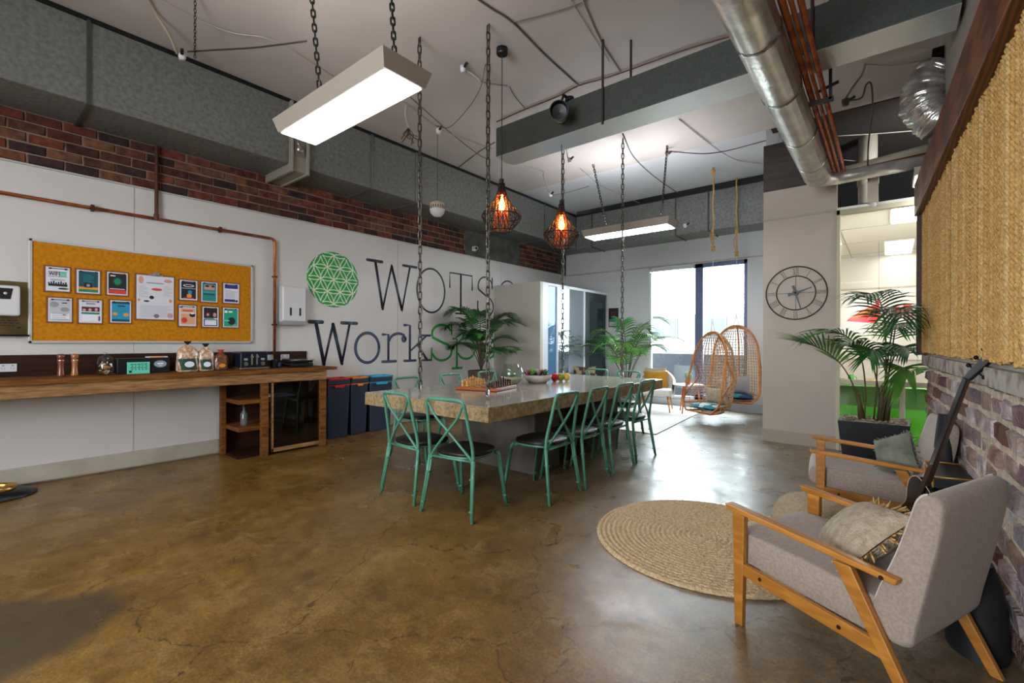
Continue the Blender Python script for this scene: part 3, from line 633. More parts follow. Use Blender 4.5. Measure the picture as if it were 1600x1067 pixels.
# small fittings under the ceiling
t = thing('round_sensor', 'round white vented sensor hanging on a cord beside the galvanised duct', 'sensor', (-4.55, 4.0, 3.05))
cc = Vector((-4.56, 4.05, 3.02)); m = MB(t.location); m.lathe([(0, -.10), (.05, -.092), (.09, -.05), (.1, -.005)], cc, 24); m.build('lower_dome', m_whitep, t)
m = MB(t.location); m.lathe([(.1, .0), (.1, .03), (.09, .075), (.04, .10), (0, .102)], cc, 24); m.build('upper_dome', m_pvc, t)
m = MB(t.location)
for i in range(20): a = i * math.pi / 10; m.bar(cc + Vector((.101 * math.cos(a), .101 * math.sin(a), .005)), cc + Vector((.098 * math.cos(a), .098 * math.sin(a), .04)), .012, .004)
m.build('vent_slots', m_copperd, t)
m = MB(t.location); m.cyl(cc + Vector((0, 0, .1)), (cc.x, cc.y, CZ), .004, n=6); m.build('cord', m_cab, t)
t = thing('security_camera', 'white security camera on the concrete column above the white wall', 'camera', (WX + .05, 6.2, 3.02))
m = MB(t.location); m.box(WX, 6.17, 2.98, WX + .03, 6.25, 3.06); m.build('bracket', m_whitep, t)
m = MB(t.location); m.cyl((WX + .02, 6.22, 3.04), (WX + .16, 6.12, 3.0), .035, n=16); m.build('camera_body', m_whitep, t)
m = MB(t.location); m.cyl((WX + .16, 6.12, 3.0), (WX + .165, 6.117, 2.998), .026, n=16); m.build('camera_lens', m_black, t)

# loose wiring
def cable(label, pts, r=.005, mat=None, name='ceiling_cable', n=6):
    m = MB(pts[0]); m.tube(smooth_path(pts, n), r * .8, 6); return tag(m.build(name, mat or m_cab), label, 'cable')
Z = CZ - .012
def cz(px, py, z=Z):
    """where a line of sight through a picture point meets height z (used only to take sizes off the photograph)"""
    f = 722.; yaw = R(39.15); F = Vector((-math.sin(yaw), math.cos(yaw), 0)); Rt = Vector((math.cos(yaw), math.sin(yaw), 0))
    d = F + Rt * ((px - 800) / f) - Vector((0, 0, 1)) * ((py - 533) / f); k = (z - 1.3) / d.z
    return Vector((0, 0, 1.3)) + d * k
cable('pair of grey cables running diagonally across the ceiling to the box duct', [cz(730, -12), cz(765, 12), cz(800, 35), cz(850, 85), cz(903, 133)], .011, m_cab)
cable('thin grey cable crossing the ceiling to the right from the diagonal cable run', [cz(800, 35), cz(850, 22), cz(905, 4), cz(930, -15)], .006, m_cab)
cable('thin brown cable running along the ceiling above the box duct', [cz(775, 190), cz(820, 170), cz(870, 150), cz(903, 133), cz(960, 116), cz(1073, 75), cz(1157, 50), cz(1240, 20)], .009, m_copperd)
cable('grey cable drooping from the ceiling cable run behind the spotlight', [cz(820, 170), cz(803, 150), cz(795, 135)], .006, m_cab)
cable('black cable draped from the near pendant chain to the ceiling socket at the upper left', [cz(477, 65, 3.7), cz(400, 75, 3.8), cz(340, 79, 3.88), cz(292, 82, 3.95)], .009, m_cabd)
cable('faint painted cable running beside the upper left of the ceiling', [cz(240, -5), cz(300, 28), cz(360, 52), cz(430, 66), cz(520, 120)], .008, m_cabw)
cable('pale looped cable hanging between two ceiling sockets left of the tall chain', [cz(725, 108), cz(745, 122, 3.95), cz(752, 128, 3.9), cz(790, 134)], .010, m_cabw)
cable('thin cable looping low between the chain and the wires above the round sensor', [cz(757, 100), cz(748, 140, 3.9), cz(725, 175, 3.75), cz(700, 199, 3.7), cz(680, 196, 3.85)], .005, m_cab)
cable('white cable bunch running along the ceiling above the round sensor', [cz(600, 155), cz(634, 162), cz(680, 198), cz(720, 215), cz(768, 232)], .010, m_cabw)
cable('black cable at the left end of the box duct', [cz(715, 262), cz(730, 250), cz(750, 235), cz(772, 222, 3.9)], .008, m_cabd)
cable('grey cable drooping to a small socket beyond the box duct', [cz(800, 252), cz(845, 266), cz(848, 275, 3.95), cz(855, 295, 3.8), cz(860, 304, 3.7)], .010, m_cabw)
cable('thin cable linking the small socket and the far pendant chain', [cz(863, 304, 3.7), cz(885, 300, 3.85), cz(920, 290)], .006, m_cab)
cable('grey cable trailing from the box duct to the duct above the glass doors', [cz(972, 208, 3.34), cz(990, 245, 3.9), cz(1022, 275), cz(1058, 300)], .010, m_cab)
cable('thin cable from the ceiling rose to the clock wall', [cz(1040, 235), cz(1110, 238), cz(1180, 222), cz(1225, 208)], .009, m_copperd)
cable('pale cable crossing the ceiling toward the clock wall', [cz(1060, 185), cz(1110, 225), cz(1150, 248, 4.15), cz(1190, 254, 4.15)], .008, m_cabw)
cable('white cable hanging from the ceiling to the fitting at the upper left', [cz(225, -10), cz(240, 20), cz(262, 55, 4.02), cz(275, 85, 3.96)], .014, m_pvc, 'cable_conduit')
cable('hooked grey cable hanging in front of the partition pipes', [cz(1325, 155, 3.6), cz(1345, 150, 3.65), cz(1352, 130, 3.75), cz(1360, 130, 3.75), cz(1362, 170, 3.55), cz(1356, 220, 3.35), cz(1355, 262, 3.22), cz(1357, 295, 3.1)], .010, m_cab)
cable('twisted pale cables hanging from the ceiling right of the foil wrapped pipe', [cz(1350, 98), cz(1345, 115, 3.95), cz(1330, 135, 3.8), cz(1318, 155, 3.62)], .012, m_cabw)
cable('thin pale wire stretched to the right wall from the twisted cables', [cz(1350, 98), cz(1400, 99), cz(1470, 85), cz(1535, 62)], .007, m_cabw)
cable('thin rusty rod crossing the ceiling to the flexible duct', [cz(1282, 180), cz(1365, 160), cz(1450, 137)], .009, m_copperd, 'threaded_rod')
cable('pale wire crossing in front of the dark space above the partition', [cz(1270, 212), cz(1360, 207, 4.05), cz(1445, 200, 4.0)], .007, m_pvc)
for (px, py, z, lab) in [(283, 90, 3.95, 'white ceiling socket at the upper left with a black plug'), (722, 108, 4.06, 'white ceiling socket left of the tall front chain'), (684, 205, 3.9, 'white ceiling socket above the round sensor'), (859, 304, 3.7, 'small white socket hanging beyond the box duct'), (1320, 158, 3.6, 'small socket on twisted cables right of the foil wrapped pipe'), (889, 250, 3.9, 'small white socket just behind the box duct'), (1041, 241, 4.0, 'white socket at the top of the far pendant chain'), (1070, 376 - 25, 3.3, 'small white plug hanging in front of the far duct')]:
    p = cz(px, py, z); t = thing('ceiling_socket', lab, 'socket', p)
    m = MB(p); m.lathe([(0, -.03), (.025, -.028), (.032, 0), (.032, .03), (0, .032)], p, 14); m.build('socket_body', m_whitep if z != 3.6 else m_cab, t)
    m = MB(p); m.cyl(p + Vector((.03, -.01, .01)), p + Vector((.075, -.02, .03)), .014, n=10); m.build('plug', m_black, t)
cable('frayed bundle of red and grey wires hanging from the ceiling', [cz(634, 163), cz(632, 180, 3.95), cz(637, 200, 3.85)], .014, m_cabw, 'wire_bundle')
m = MB(cz(637, 200, 3.85)); random.seed(5)
for i in range(9):
    p = cz(637, 200, 3.85); m.tube([p, p + Vector((rnd(-.05, .05), rnd(-.05, .05), -.08)), p + Vector((rnd(-.14, .14), rnd(-.1, .1), rnd(-.2, -.12)))], .005, 5)
tag(m.build('wire_ends', m_copperd), 'stripped wire ends splaying out below the hanging bundle', 'cable')
link_chain('thin_chain', 'thin chain hanging at the upper left behind the near pendant', cz(303, -8), cz(303, 92, 3.9), .04, .003, .016, mat=m_chainb)
link_chain('thin_chain', 'short steel chain hanging below the crumpled flexible duct', (.33, 5.1, 3.02), (.36, 5.15, 2.86), .05, .005, .02)

cable('pale painted cable running diagonally behind the two hanger rods', [cz(905, -8), cz(935, 60), cz(960, 100), cz(968, 112)], .009, m_cabw)
cable('thin pale cable beside the painted diagonal cable behind the hanger rods', [cz(885, -8), cz(925, 55), cz(950, 95)], .005, m_cabw)
cable('thin grey cable running left from the left end of the box duct', [cz(640, 152), cz(700, 205), cz(745, 240), cz(765, 250)], .006, m_cab)
cable('pale cable behind the far chain crossing to the duct above the glass doors', [cz(905, 262), cz(940, 290), cz(985, 310), cz(1010, 322)], .007, m_cabw)
cable('short pale cable hanging from the ceiling just behind the box duct', [cz(884, 232), cz(886, 245, 4.0), cz(889, 250, 3.9)], .010, m_cabw)
cable('thin pale wire drooping across the dark space above the partition', [cz(1285, 245, 3.9), cz(1370, 250, 3.75), cz(1455, 240, 3.8)], .005, m_pvc)
cable('thin dark wire hanging behind the copper pipes near the partition', [cz(1270, 115), cz(1278, 150, 3.9), cz(1283, 180, 3.75), cz(1283, 240, 3.4)], .006, m_cabd)

# ---------------------------------------------------------------- left wall: board, clipboards, dispensers, pipe work
t = thing('cork_board', 'large cork notice board with a white frame on the left wall', 'notice board', (WX, 1.41, 1.74))
y0, y1, z0, z1 = .475, 2.355, 1.27, 2.21
m = MB(t.location); m.box(WX + .002, y0 + .02, z0 + .02, WX + .02, y1 - .02, z1 - .02); m.build('cork_panel', m_cork, t)
m = MB(t.location); m.box(WX, y0, z0, WX + .028, y0 + .022, z1); m.box(WX, y1 - .022, z0, WX + .028, y1, z1); m.box(WX, y0, z0, WX + .028, y1, z0 + .022); m.box(WX, y0, z1 - .022, WX + .028, y1, z1)
m.build('frame', m_alu, t, bevel=.002)
cb = M('clipboard_brown', '#7c4516', .6)
def clipboard(label, ya, za, yb, zb, shapes, big=False):
    """shapes: (material, y0,z0,y1,z1) as fractions of the sheet from its lower left corner"""
    c = Vector((WX + .022, (ya + yb) / 2, (za + zb) / 2)); W_, H_ = yb - ya, za - zb; ya, yb = min(ya, yb), max(ya, yb)
    t = thing('clipboard', label, 'clipboard', c, group='clipboards on the cork board')
    m = MB(c); m.box(c.x, ya - .016, zb - .016, c.x + .004, yb + .008, za + .014); m.build('backing_board', cb, t)
    mats = [m_paper]; m = MB(c); m.box(c.x + .005, ya, zb, c.x + .0065, yb, za)
    ly = 0
    for sh in shapes:
        mt, a, b_, c_, d = sh[:5]; ly += 1
        if mt not in mats: mats.append(mt)
        m.cm = mats.index(mt); x1 = c.x + .0067 + ly * .00012
        if len(sh) > 5:   # ellipse
            cy_, cz_ = ya + W_ * (a + c_) / 2, zb + H_ * (b_ + d) / 2; ry, rz_ = W_ * abs(c_ - a) / 2, H_ * abs(d - b_) / 2
            k = 14; m.add([(x1, cy_ + ry * math.cos(i * 2 * math.pi / k), cz_ + rz_ * math.sin(i * 2 * math.pi / k)) for i in range(k)], [tuple(range(k))])
        else: m.add([(x1, ya + W_ * a, zb + H_ * b_), (x1, ya + W_ * c_, zb + H_ * b_), (x1, ya + W_ * c_, zb + H_ * d), (x1, ya + W_ * a, zb + H_ * d)], [(0, 1, 2, 3)])
    pp = m.build('printed_sheet', mats, t)
    m = MB(c); cyc = (ya + yb) / 2; hw = .045 if big else W_ * .33
    if big: m.box(c.x + .004, cyc - .06, za + .0, c.x + .02, cyc + .06, za + .012); m.box(c.x + .004, cyc - .03, za + .005, c.x + .03, cyc + .03, za + .035)
    else:
        m.box(c.x + .007, cyc - hw, za - .016, c.x + .011, cyc + hw, za - .011)
        for s in (-1, 1): m.box(c.x + .006, cyc + s * hw - .008, za - .02, c.x + .014, cyc + s * hw + .008, za - .008)
    m.build('clip', m_steel if big else m_black, t)
    return t, pp
k_ = lambda n, h, r=.6: M('print_' + n, h, r)
kb = k_('black', '#14181c'); kt = k_('teal', '#1b7f7a'); ktl = k_('mint', '#6fb59a'); kr = k_('red', '#c4392b'); kg = k_('green', '#0f7a4d'); kn = k_('navy', '#1d2f6e'); ko = k_('orange', '#d98a2c')
kp = k_('peach', '#cf9a78'); kgr = k_('grey', '#8c8d90'); kdk = k_('darkgreen', '#0f3a2a'); kl = k_('lightgrey', '#aeb0b4'); kbl = k_('blue', '#1f86a8'); km = k_('maroon', '#4a1a22'); kpk = k_('pink', '#c48b86'); kw = k_('white', '#d6d7dc'); kdt = k_('darkteal', '#0f4652'); kem = k_('emerald', '#1c9070')
lines = lambda mt, a, c, z0_, z1_, n, th=.5: [(mt, a, z0_ + (z1_ - z0_) * i / n, c - (.1 if i % 3 == 1 else 0), z0_ + (z1_ - z0_) * (i + th) / n) for i in range(n)]
t1, p1 = clipboard('white WIFI sheet with a black skyline, top left clipboard', .582, 1.972, .742, 1.752, [(ktl, .54, .62, .86, .82), (kb, .1, .6, .88, .615), (kb, .1, .8, .88, .815), (kgr, .2, .45, .8, .49), (kb, .1, .2, .9, .30)] + [(kb, .1 + .1 * i, .3, .16 + .1 * i, .36 + .03 * (i % 3)) for i in range(8)] + [(kdk, .5, .07, .95, .15, 1)])
text_mesh('WIFI', .050, kb, p1, Matrix(((0, 0, 1, .0085), (1, 0, 0, -.024), (0, 1, 0, .047), (0, 0, 0, 1))) @ Matrix.Scale(.75, 4, (1, 0, 0)), 'lettering')
clipboard('dark teal sheet with a yellow and green foot, second clipboard of top row', .79, 1.968, .956, 1.749, [(kdt, .08, .05, .92, .95), (ko, .08, .17, .92, .27), (kg, .08, .05, .92, .17), (kb, .32, .25, .66, .45), (kgr, .42, .29, .56, .4)] + lines(kt, .28, .72, .5, .85, 5, .3))
clipboard('black sheet with a green pattern and a red foot, third clipboard of the top row', 1.01, 1.973, 1.168, 1.75, [(kb, .06, .05, .94, .94), (kdk, .25, .4, .75, .8, 1), (kg, .33, .46, .67, .74, 1), (kr, .06, .06, .94, .22), (kw, .12, .25, .85, .28), (kw, .15, .82, .4, .87)])
clipboard('faded grey sheet with soft blurred pictures, left clipboard of the bottom row', .599, 1.687, .756, 1.47, [(kl, .04, .03, .96, .95), (kgr, .06, .6, .45, .85, 1), (kgr, .5, .42, .9, .62, 1), (kb, .58, .78, .8, .82), (kw, .1, .1, .9, .35), (kb, .6, .28, .75, .31)] + lines(kgr, .15, .85, .1, .4, 4, .3))
clipboard('white sheet with people above a green stripe, second clipboard of bottom row', .806, 1.685, .971, 1.465, [(km, .12, .5, .9, .7), (kpk, .15, .5, .3, .62, 1), (kpk, .4, .5, .55, .64, 1), (kpk, .68, .52, .82, .66, 1), (kg, .1, .38, .9, .46), (kw, .12, .08, .8, .36), (kn, .85, .1, .92, .3), (kgr, .3, .8, .7, .88)])
clipboard('bright blue sheet with two yellow clusters, third clipboard of the bottom row', 1.035, 1.695, 1.195, 1.476, [(kbl, .06, .04, .94, .94), (kdt, .06, .04, .94, .15), (kdt, .06, .85, .94, .94), (ko, .1, .32, .36, .46, 1), (ko, .62, .28, .9, .44, 1), (kn, .35, .72, .7, .78)] + lines(kt, .3, .8, .5, .7, 3, .3))
clipboard('largest clipboard holding a white sheet bordered with pink flowers', 1.239, 1.973, 1.557, 1.52,
  [(kr, .38, .66, .68, .72, 1), (kb, .33, .46, .46, .54, 1), (kb, .18, .39, .34, .43, 1), (kpk, .05, .80, .18, .98, 1), (kpk, .82, .03, .98, .15, 1), (kpk, .72, .86, .95, .94, 1), (km, .45, .03, .6, .12, 1), (ko, .86, .40, .95, .48, 1), (ko, .02, .40, .1, .46, 1), (kgr, .26, .82, .72, .845)] + lines(kl, .06, .3, .5, .78, 8, .4) + lines(kl, .72, .95, .55, .8, 8, .4) + lines(kl, .08, .92, .05, .33, 9, .4), big=True)
clipboard('black sheet with an orange and blue cocktail, top clipboard just right of the largest one', 1.611, 1.958, 1.775, 1.744, [(kb, .08, .06, .92, .92), (kw, .18, .66, .82, .80, 1), (kb, .25, .69, .75, .77, 1), (kw, .1, .58, .9, .60), (ko, .38, .1, .68, .32, 1), (kbl, .45, .3, .7, .5, 1), (kr, .2, .08, .8, .12)])
clipboard('teal sheet with a dark photograph across its top, middle clipboard of the right three', 1.814, 1.959, 1.973, 1.736, [(kt, .06, .04, .92, .94), (kpk, .18, .62, .84, .84), (km, .22, .74, .5, .84, 1), (km, .6, .74, .84, .84, 1), (kdt, .12, .35, .85, .42), (ktl, .12, .48, .8, .5)])
clipboard('white sheet with a blue header and blue footer, top right clipboard', 2.035, 1.964, 2.201, 1.738, [(kn, .08, .74, .92, .92), (kw, .5, .66, .9, .74), (kn, .08, .06, .75, .19), (kb, .76, .05, .92, .17, 1)] + lines(kl, .12, .75, .26, .66, 8, .5))
clipboard('peach sheet with red fruit, bottom clipboard just right of the largest one', 1.605, 1.682, 1.765, 1.457, [(kp, .1, .08, .94, .86), (kr, .12, .15, .48, .42, 1), (kb, .6, .44, .95, .66, 1), (kw, .65, .58, .9, .68, 1), (kn, .03, .88, .18, .94), (kw, .1, .62, .7, .65), (kr, .2, .72, .8, .78)])
clipboard('dark sheet with pink shapes above a green stripe, bottom middle of right three', 1.826, 1.679, 1.986, 1.454, [(kb, .08, .45, .92, .94), (km, .15, .5, .5, .75, 1), (kpk, .25, .55, .4, .68, 1), (kpk, .65, .5, .85, .72, 1), (kg, .1, .4, .7, .46), (kn, .08, .05, .92, .38), (kw, .14, .09, .86, .34)])
clipboard('emerald sheet with a dark round plant, bottom right clipboard', 2.032, 1.679, 2.194, 1.455, [(kem, .06, .04, .94, .94), (kb, .3, .12, .8, .52, 1), (kw, .1, .74, .28, .86), (kw, .36, .76, .6, .84), (ktl, .0, .3, .4, .38), (kgr, .6, .04, .9, .16, 1)])

t = thing('hand_sanitiser_station', 'white hand sanitiser dispenser on a brass backing plate at the left edge', 'dispenser', (WX, .32, 1.58))
m = MB(t.location); m.box(WX, .10, 1.345, WX + .006, .468, 1.815); m.build('brass_plate', m_brass, t)
m = MB(t.location); m.box(WX, .10, 1.33, WX + .06, .478, 1.345); m.build('drip_tray', m_blackm, t)
m = MB(t.location); m.box(WX + .006, .24, 1.505, WX + .10, .42, 1.77); m.build('dispenser_body', m_whitep, t, bevel=.02, seg=4)
m = MB(t.location); m.prism([(.285, 1.745), (.375, 1.745), (.36, 1.65), (.30, 1.65)], 0, WX + .1, WX + .103); m.build('sensor_window', m_black, t)
m = MB(t.location); m.sphere((WX + .104, .33, 1.70), .012, 10); m.build('status_light', m_whitep, t)
m = MB(t.location)
for i, (a, b_) in enumerate(((.2, .42), (.22, .43), (.24, .4))): 
    for j in range(6): m.box(WX + .006, a + (b_ - a) * j / 6, 1.465 - i * .022, WX + .0068, a + (b_ - a) * (j + .7) / 6, 1.472 - i * .022)
m.box(WX + .006, .405, 1.40, WX + .0069, .43, 1.415); m.build('engraved_lines', m_black, t)
t = thing('paper_towel_dispenser', 'white paper towel dispenser with grey base beside the copper pipe', 'dispenser', (WX, 2.81, 1.75))
m = MB(t.location); m.box(WX, 2.67, 1.53, WX + .12, 2.965, 1.99); m.build('cover', m_whitep, t, bevel=.018, seg=3)
m = MB(t.location); m.box(WX, 2.672, 1.495, WX + .122, 2.963, 1.56); m.build('base', m_grey, t, bevel=.01)
for y in (2.77, 2.89):
    m = MB(t.location); m.box(WX + .12, y - .012, 1.62, WX + .1225, y + .012, 1.72); m.build('viewing_slot', m_black, t, bevel=.003)
# copper coloured pipe runs
pts = [(WX + .03, -2, 2.575), (WX + .03, 2.55, 2.572)] + arc((WX + .03, 2.55, 2.512), .06, math.pi / 2, 0, 5, 'yz') + [(WX + .03, 2.61, 1.08)]
t = thing('copper_conduit', 'copper pipe running along the white wall above the cork board then down to the counter', 'pipe', (WX, 1.4, 2.57))
m = MB(t.location); m.tube(pts, .017, 10); m.build('pipe', m_copper, t)
for (y, z) in ((.9, 2.574), (2.0, 2.573)):
    m = MB(t.location); m.box(WX, y - .012, z - .03, WX + .05, y + .012, z + .03); m.build('clip', m_copperd, t)
for z in (2.1, 1.5):
    m = MB(t.location); m.box(WX, 2.585, z - .01, WX + .05, 2.635, z + .01); m.build('clip', m_copperd, t)
t = thing('copper_conduit', 'short vertical painted pipe dropping from the duct to the horizontal copper pipe', 'pipe', (WX, 1.4, 2.9))
m = MB(t.location); m.cyl((WX + .035, 1.4, 2.59), (WX + .035, 1.4, 3.34), .017, n=10); m.build('pipe', m_copperd, t)
m = MB(t.location); m.cyl((WX + .035, 1.4, 2.56), (WX + .035, 1.4, 2.62), .024, n=12); m.build('pipe_joint', m_copperd, t)

# lettering on the wall, drawn with strokes
LX = WX + .004
def strokes(name, polys, width, mat, parent, loc):
    m = MB(loc)
    for p in polys:
        w_ = width; pts = p
        if isinstance(p, tuple): pts, w_ = p
        m.tube([(LX, a, b_) for a, b_ in pts], w_ / 2, 8, squash=lambda q: Vector((LX + (q.x - LX) * .04, q.y, q.z)))
        for a, b_ in (pts[0], pts[-1]):
            k = 10; m.add([(LX + .0008, a + w_ / 2 * math.cos(i * 2 * math.pi / k), b_ + w_ / 2 * math.sin(i * 2 * math.pi / k)) for i in range(k)], [tuple(range(k))])
    return m.build(name, mat, parent)
def ell(cy, cz_, ry, rz_, a0=0, a1=360, n=32): return [(cy + ry * math.cos(R(a0 + (a1 - a0) * i / n)), cz_ + rz_ * math.sin(R(a0 + (a1 - a0) * i / n))) for i in range(n + 1)]
t = thing('wall_sign', 'large thin dark letters reading WOTSO on the white wall', 'sign', (WX, 5.6, 2.15)); lc = t.location
strokes('letter_w', [([(3.95, 2.505), (4.21, 2.505)], .045), [(4.09, 2.5), (4.225, 1.79)], ([(4.225, 1.79), (4.385, 2.47)], .03), [(4.385, 2.47), (4.585, 1.79)], ([(4.585, 1.79), (4.74, 2.5)], .03), ([(4.60, 2.505), (4.87, 2.505)], .04)], .042, m_ink, t, lc)
strokes('letter_o', [ell(5.19, 2.155, .305, .37)], .032, m_ink, t, lc)
strokes('letter_t', [[(5.615, 2.25), (5.615, 2.51), (6.18, 2.51), (6.18, 2.25)], ([(5.885, 2.51), (5.885, 1.8)], .04), [(5.755, 1.8), (6.03, 1.8)]], .028, m_ink, t, lc)
strokes('letter_s', [ell(6.54, 2.345, .2, .185, 20, 200, 18) + ell(6.55, 1.97, .22, .19, 80, -160, 22), [(6.735, 2.53), (6.735, 2.33)], [(6.33, 2.05), (6.33, 1.84)]], .032, m_ink, t, lc)
strokes('letter_o', [ell(7.22, 2.155, .305, .37)], .032, m_ink, t, lc)
t = thing('wall_sign', 'dark and green letters reading WorkSpace on the white wall below WOTSO', 'sign', (WX, 4.6, 1.27)); lc = t.location
strokes('letter_w', [([(3.07, 1.555), (3.255, 1.555)], .05), ([(3.165, 1.54), (3.28, .98)], .05), ([(3.28, .98), (3.41, 1.53)], .035), ([(3.41, 1.53), (3.548, .98)], .05), ([(3.548, .98), (3.665, 1.54)], .035), ([(3.54, 1.555), (3.78, 1.555)], .045)], .05, m_ink, t, lc)
strokes('letter_o', [ell(3.96, 1.2, .2, .22)], .045, m_ink2, t, lc)
strokes('letter_r', [[(4.225, 1.40), (4.33, 1.40), (4.33, .985)], [(4.22, .985), (4.47, .985)], ell(4.52, 1.27, .18, .15, 165, 55, 12), ell(4.625, 1.335, .03, .035)], .042, m_ink2, t, lc)
strokes('letter_k', [[(4.63, 1.555), (4.745, 1.555), (4.745, .985)], ([(4.63, .985), (4.86, .985)], .04), ([(4.75, 1.14), (5.09, 1.39)], .03), ([(4.90, 1.25), (5.10, .985)], .045), ([(4.99, 1.395), (5.17, 1.395)], .035), ([(5.0, .985), (5.18, .985)], .035)], .045, m_ink2, t, lc)
strokes('letter_s', [ell(5.43, 1.43, .22, .155, 25, 205, 18) + ell(5.44, 1.12, .22, .15, 80, -165, 22), ([(5.66, 1.6), (5.66, 1.42)], .03), ([(5.2, 1.18), (5.2, .97)], .03)], .045, m_grnd, t, lc)
strokes('letter_p', [[(5.70, 1.345), (5.79, 1.345), (5.79, .82)], [(5.68, .82), (5.92, .82)], ell(6.03, 1.17, .24, .19, 150, -150, 26)], .042, m_grnd, t, lc)
strokes('letter_a', [ell(6.62, 1.09, .17, .12), [(6.5, 1.36), (6.66, 1.38), (6.79, 1.30), (6.79, .99), (6.87, .98)]], .042, m_grnd, t, lc)
strokes('letter_c', [ell(7.2, 1.17, .21, .2, 45, 320, 26)], .042, m_grnd, t, lc)
strokes('letter_e', [ell(7.75, 1.17, .21, .2, 0, 320, 26), [(7.54, 1.18), (7.96, 1.18)]], .042, m_grnd, t, lc)
t = thing('wall_emblem', 'round green emblem of interlaced petal circles painted on the white wall', 'emblem', (WX, 3.42, 2.15)); ey, ez, er = 3.42, 2.15, .385
m = MB(t.location); k = 64; m.add([(WX + .003, ey + er * math.cos(i * 2 * math.pi / k), ez + er * math.sin(i * 2 * math.pi / k)) for i in range(k)], [tuple(range(k))]); m.build('green_disc', m_grn, t)
m = MB(t.location); rr = er / 2.0
for i in range(-4, 5):
    for j in range(-4, 5):
        cy_, cz_ = rr * (i + j * .5), rr * j * math.sqrt(3) / 2
        if math.hypot(cy_, cz_) > 3.6 * rr: continue
        run = []
        for a in range(49):
            th = a * 2 * math.pi / 48; u, v_ = cy_ + rr * math.cos(th), cz_ + rr * math.sin(th)
            if math.hypot(u, v_) < er * .995: run.append((WX + .0045, ey + u, ez + v_))
            else:
                if len(run) > 1: m.tube(run, .0082, 4, squash=lambda q: Vector((WX + .0045 + (q.x - WX - .0045) * .1, q.y, q.z)))
                run = []
        if len(run) > 1: m.tube(run, .0082, 4, squash=lambda q: Vector((WX + .0045 + (q.x - WX - .0045) * .1, q.y, q.z)))
m.build('petal_lines', M('emblem_lines', '#c8d2bf', .5), t)
# ---------------------------------------------------------------- counter along the left wall
t = thing('wall_counter', 'long reclaimed wood counter along the left wall with a dark splashback', 'counter', (-5.7, 1.4, 0)); m = MB(t.location)
random.seed(11)
n = 40; ys = [-1.2 + i * (3.125 + 1.2) / n for i in range(n + 1)]; xe = [-5.385 + rnd(-.008, .008) for _ in ys]; zl = [.935 + rnd(-.005, .005) for _ in ys]
for i in range(n):
    a, b_ = ys[i], ys[i + 1]
    m.add([(WX + .002, a, .935), (xe[i], a, zl[i]), (xe[i + 1], b_, zl[i + 1]), (WX + .002, b_, .935), (WX + .002, a, .975), (xe[i] + .004, a, .975), (xe[i + 1] + .004, b_, .975), (WX + .002, b_, .975)], [(3, 2, 1, 0), (4, 5, 6, 7), (1, 2, 6, 5)] + ([(0, 1, 5, 4)] if i == 0 else []) + ([(2, 3, 7, 6)] if i == n - 1 else []))
m.build('worktop', m_wood, t)
m = MB(t.location); m.box(-5.44, -1.2, .825, -5.41, 3.0, .934); m.build('front_fascia', m_wood_f, t, bevel=.004)
m = MB(t.location); m.box(WX + .002, -1.2, .976, WX + .022, 3.03, 1.165); m.build('splashback', m_wood_d, t, bevel=.002)
t = thing('counter_cabinet', 'rustic timber cabinet with dark glass front under the right end of the counter', 'cabinet', (-5.7, 2.6, 0))
for (x, y, w_, lab) in ((-5.47, 2.27, .07, ''), (-5.47, 2.955, .075, ''), (-5.90, 2.0, .05, ''), (-5.9, 2.955, .07, '')):
    m = MB(t.location); m.box(x, y - w_ / 2, 0, x + .07, y + w_ / 2, .824); m.build('post', m_wood, t, bevel=.006)
m = MB(t.location); m.box(-5.44, 2.345, .03, -5.425, 2.37, .82); m.box(-5.44, 2.345, .03, -5.425, 2.92, .075); m.build('door_frame', m_wood_f, t, bevel=.003)
m = MB(t.location); m.box(-5.447, 2.37, .075, -5.440, 2.915, .82); m.build('glass_door', thin_glass('smoked_glass', '#b4bcc6', 2.2), t)
for z in (.30, .60):
    m = MB(t.location); m.box(-5.95, 2.02, z, -5.47, 2.94, z + .045); m.build('shelf', m_wood, t, bevel=.004)
m = MB(t.location); m.box(-5.97, 2.02, .0, -5.955, 2.95, .82); m.box(-5.97, 2.02, .0, -5.5, 2.94, .03); m.build('back_panel', m_wood_d, t)
t = thing('green_packet', 'small green packet on the lower shelf behind the dark glass', 'packet', (-5.55, 2.44, .345)); m = MB(t.location); m.box(-5.58, 2.40, .346, -5.50, 2.50, .365); m.box(-5.57, 2.41, .365, -5.52, 2.49, .375); m.build('packet', M('lime_plastic', '#5d9a2c', .4), t, bevel=.005)
t = thing('glass_bottle', 'clear bottle on the open shelf at the left of the counter cabinet', 'bottle', (-5.62, 2.12, .345)); m = MB(t.location); m.lathe([(0, 0), (.035, 0), (.037, .01), (.037, .13), (.014, .17), (.014, .21), (0, .21)], (-5.62, 2.13, .346), 16); m.build('bottle_body', thin_glass('bottle_glass', '#b9c4bd', 1.2, film=.25, filmcol='#cfd8d2'), t)
m = MB(t.location); m.cyl((-5.62, 2.13, .555), (-5.62, 2.13, .58), .016); m.build('cap', m_black, t)
t = thing('tray', 'pale tray lying on the upper shelf behind the dark glass', 'tray', (-5.6, 2.5, .645)); m = MB(t.location); m.box(-5.75, 2.38, .646, -5.49, 2.64, .665); m.build('tray_body', m_whitep, t, bevel=.006)

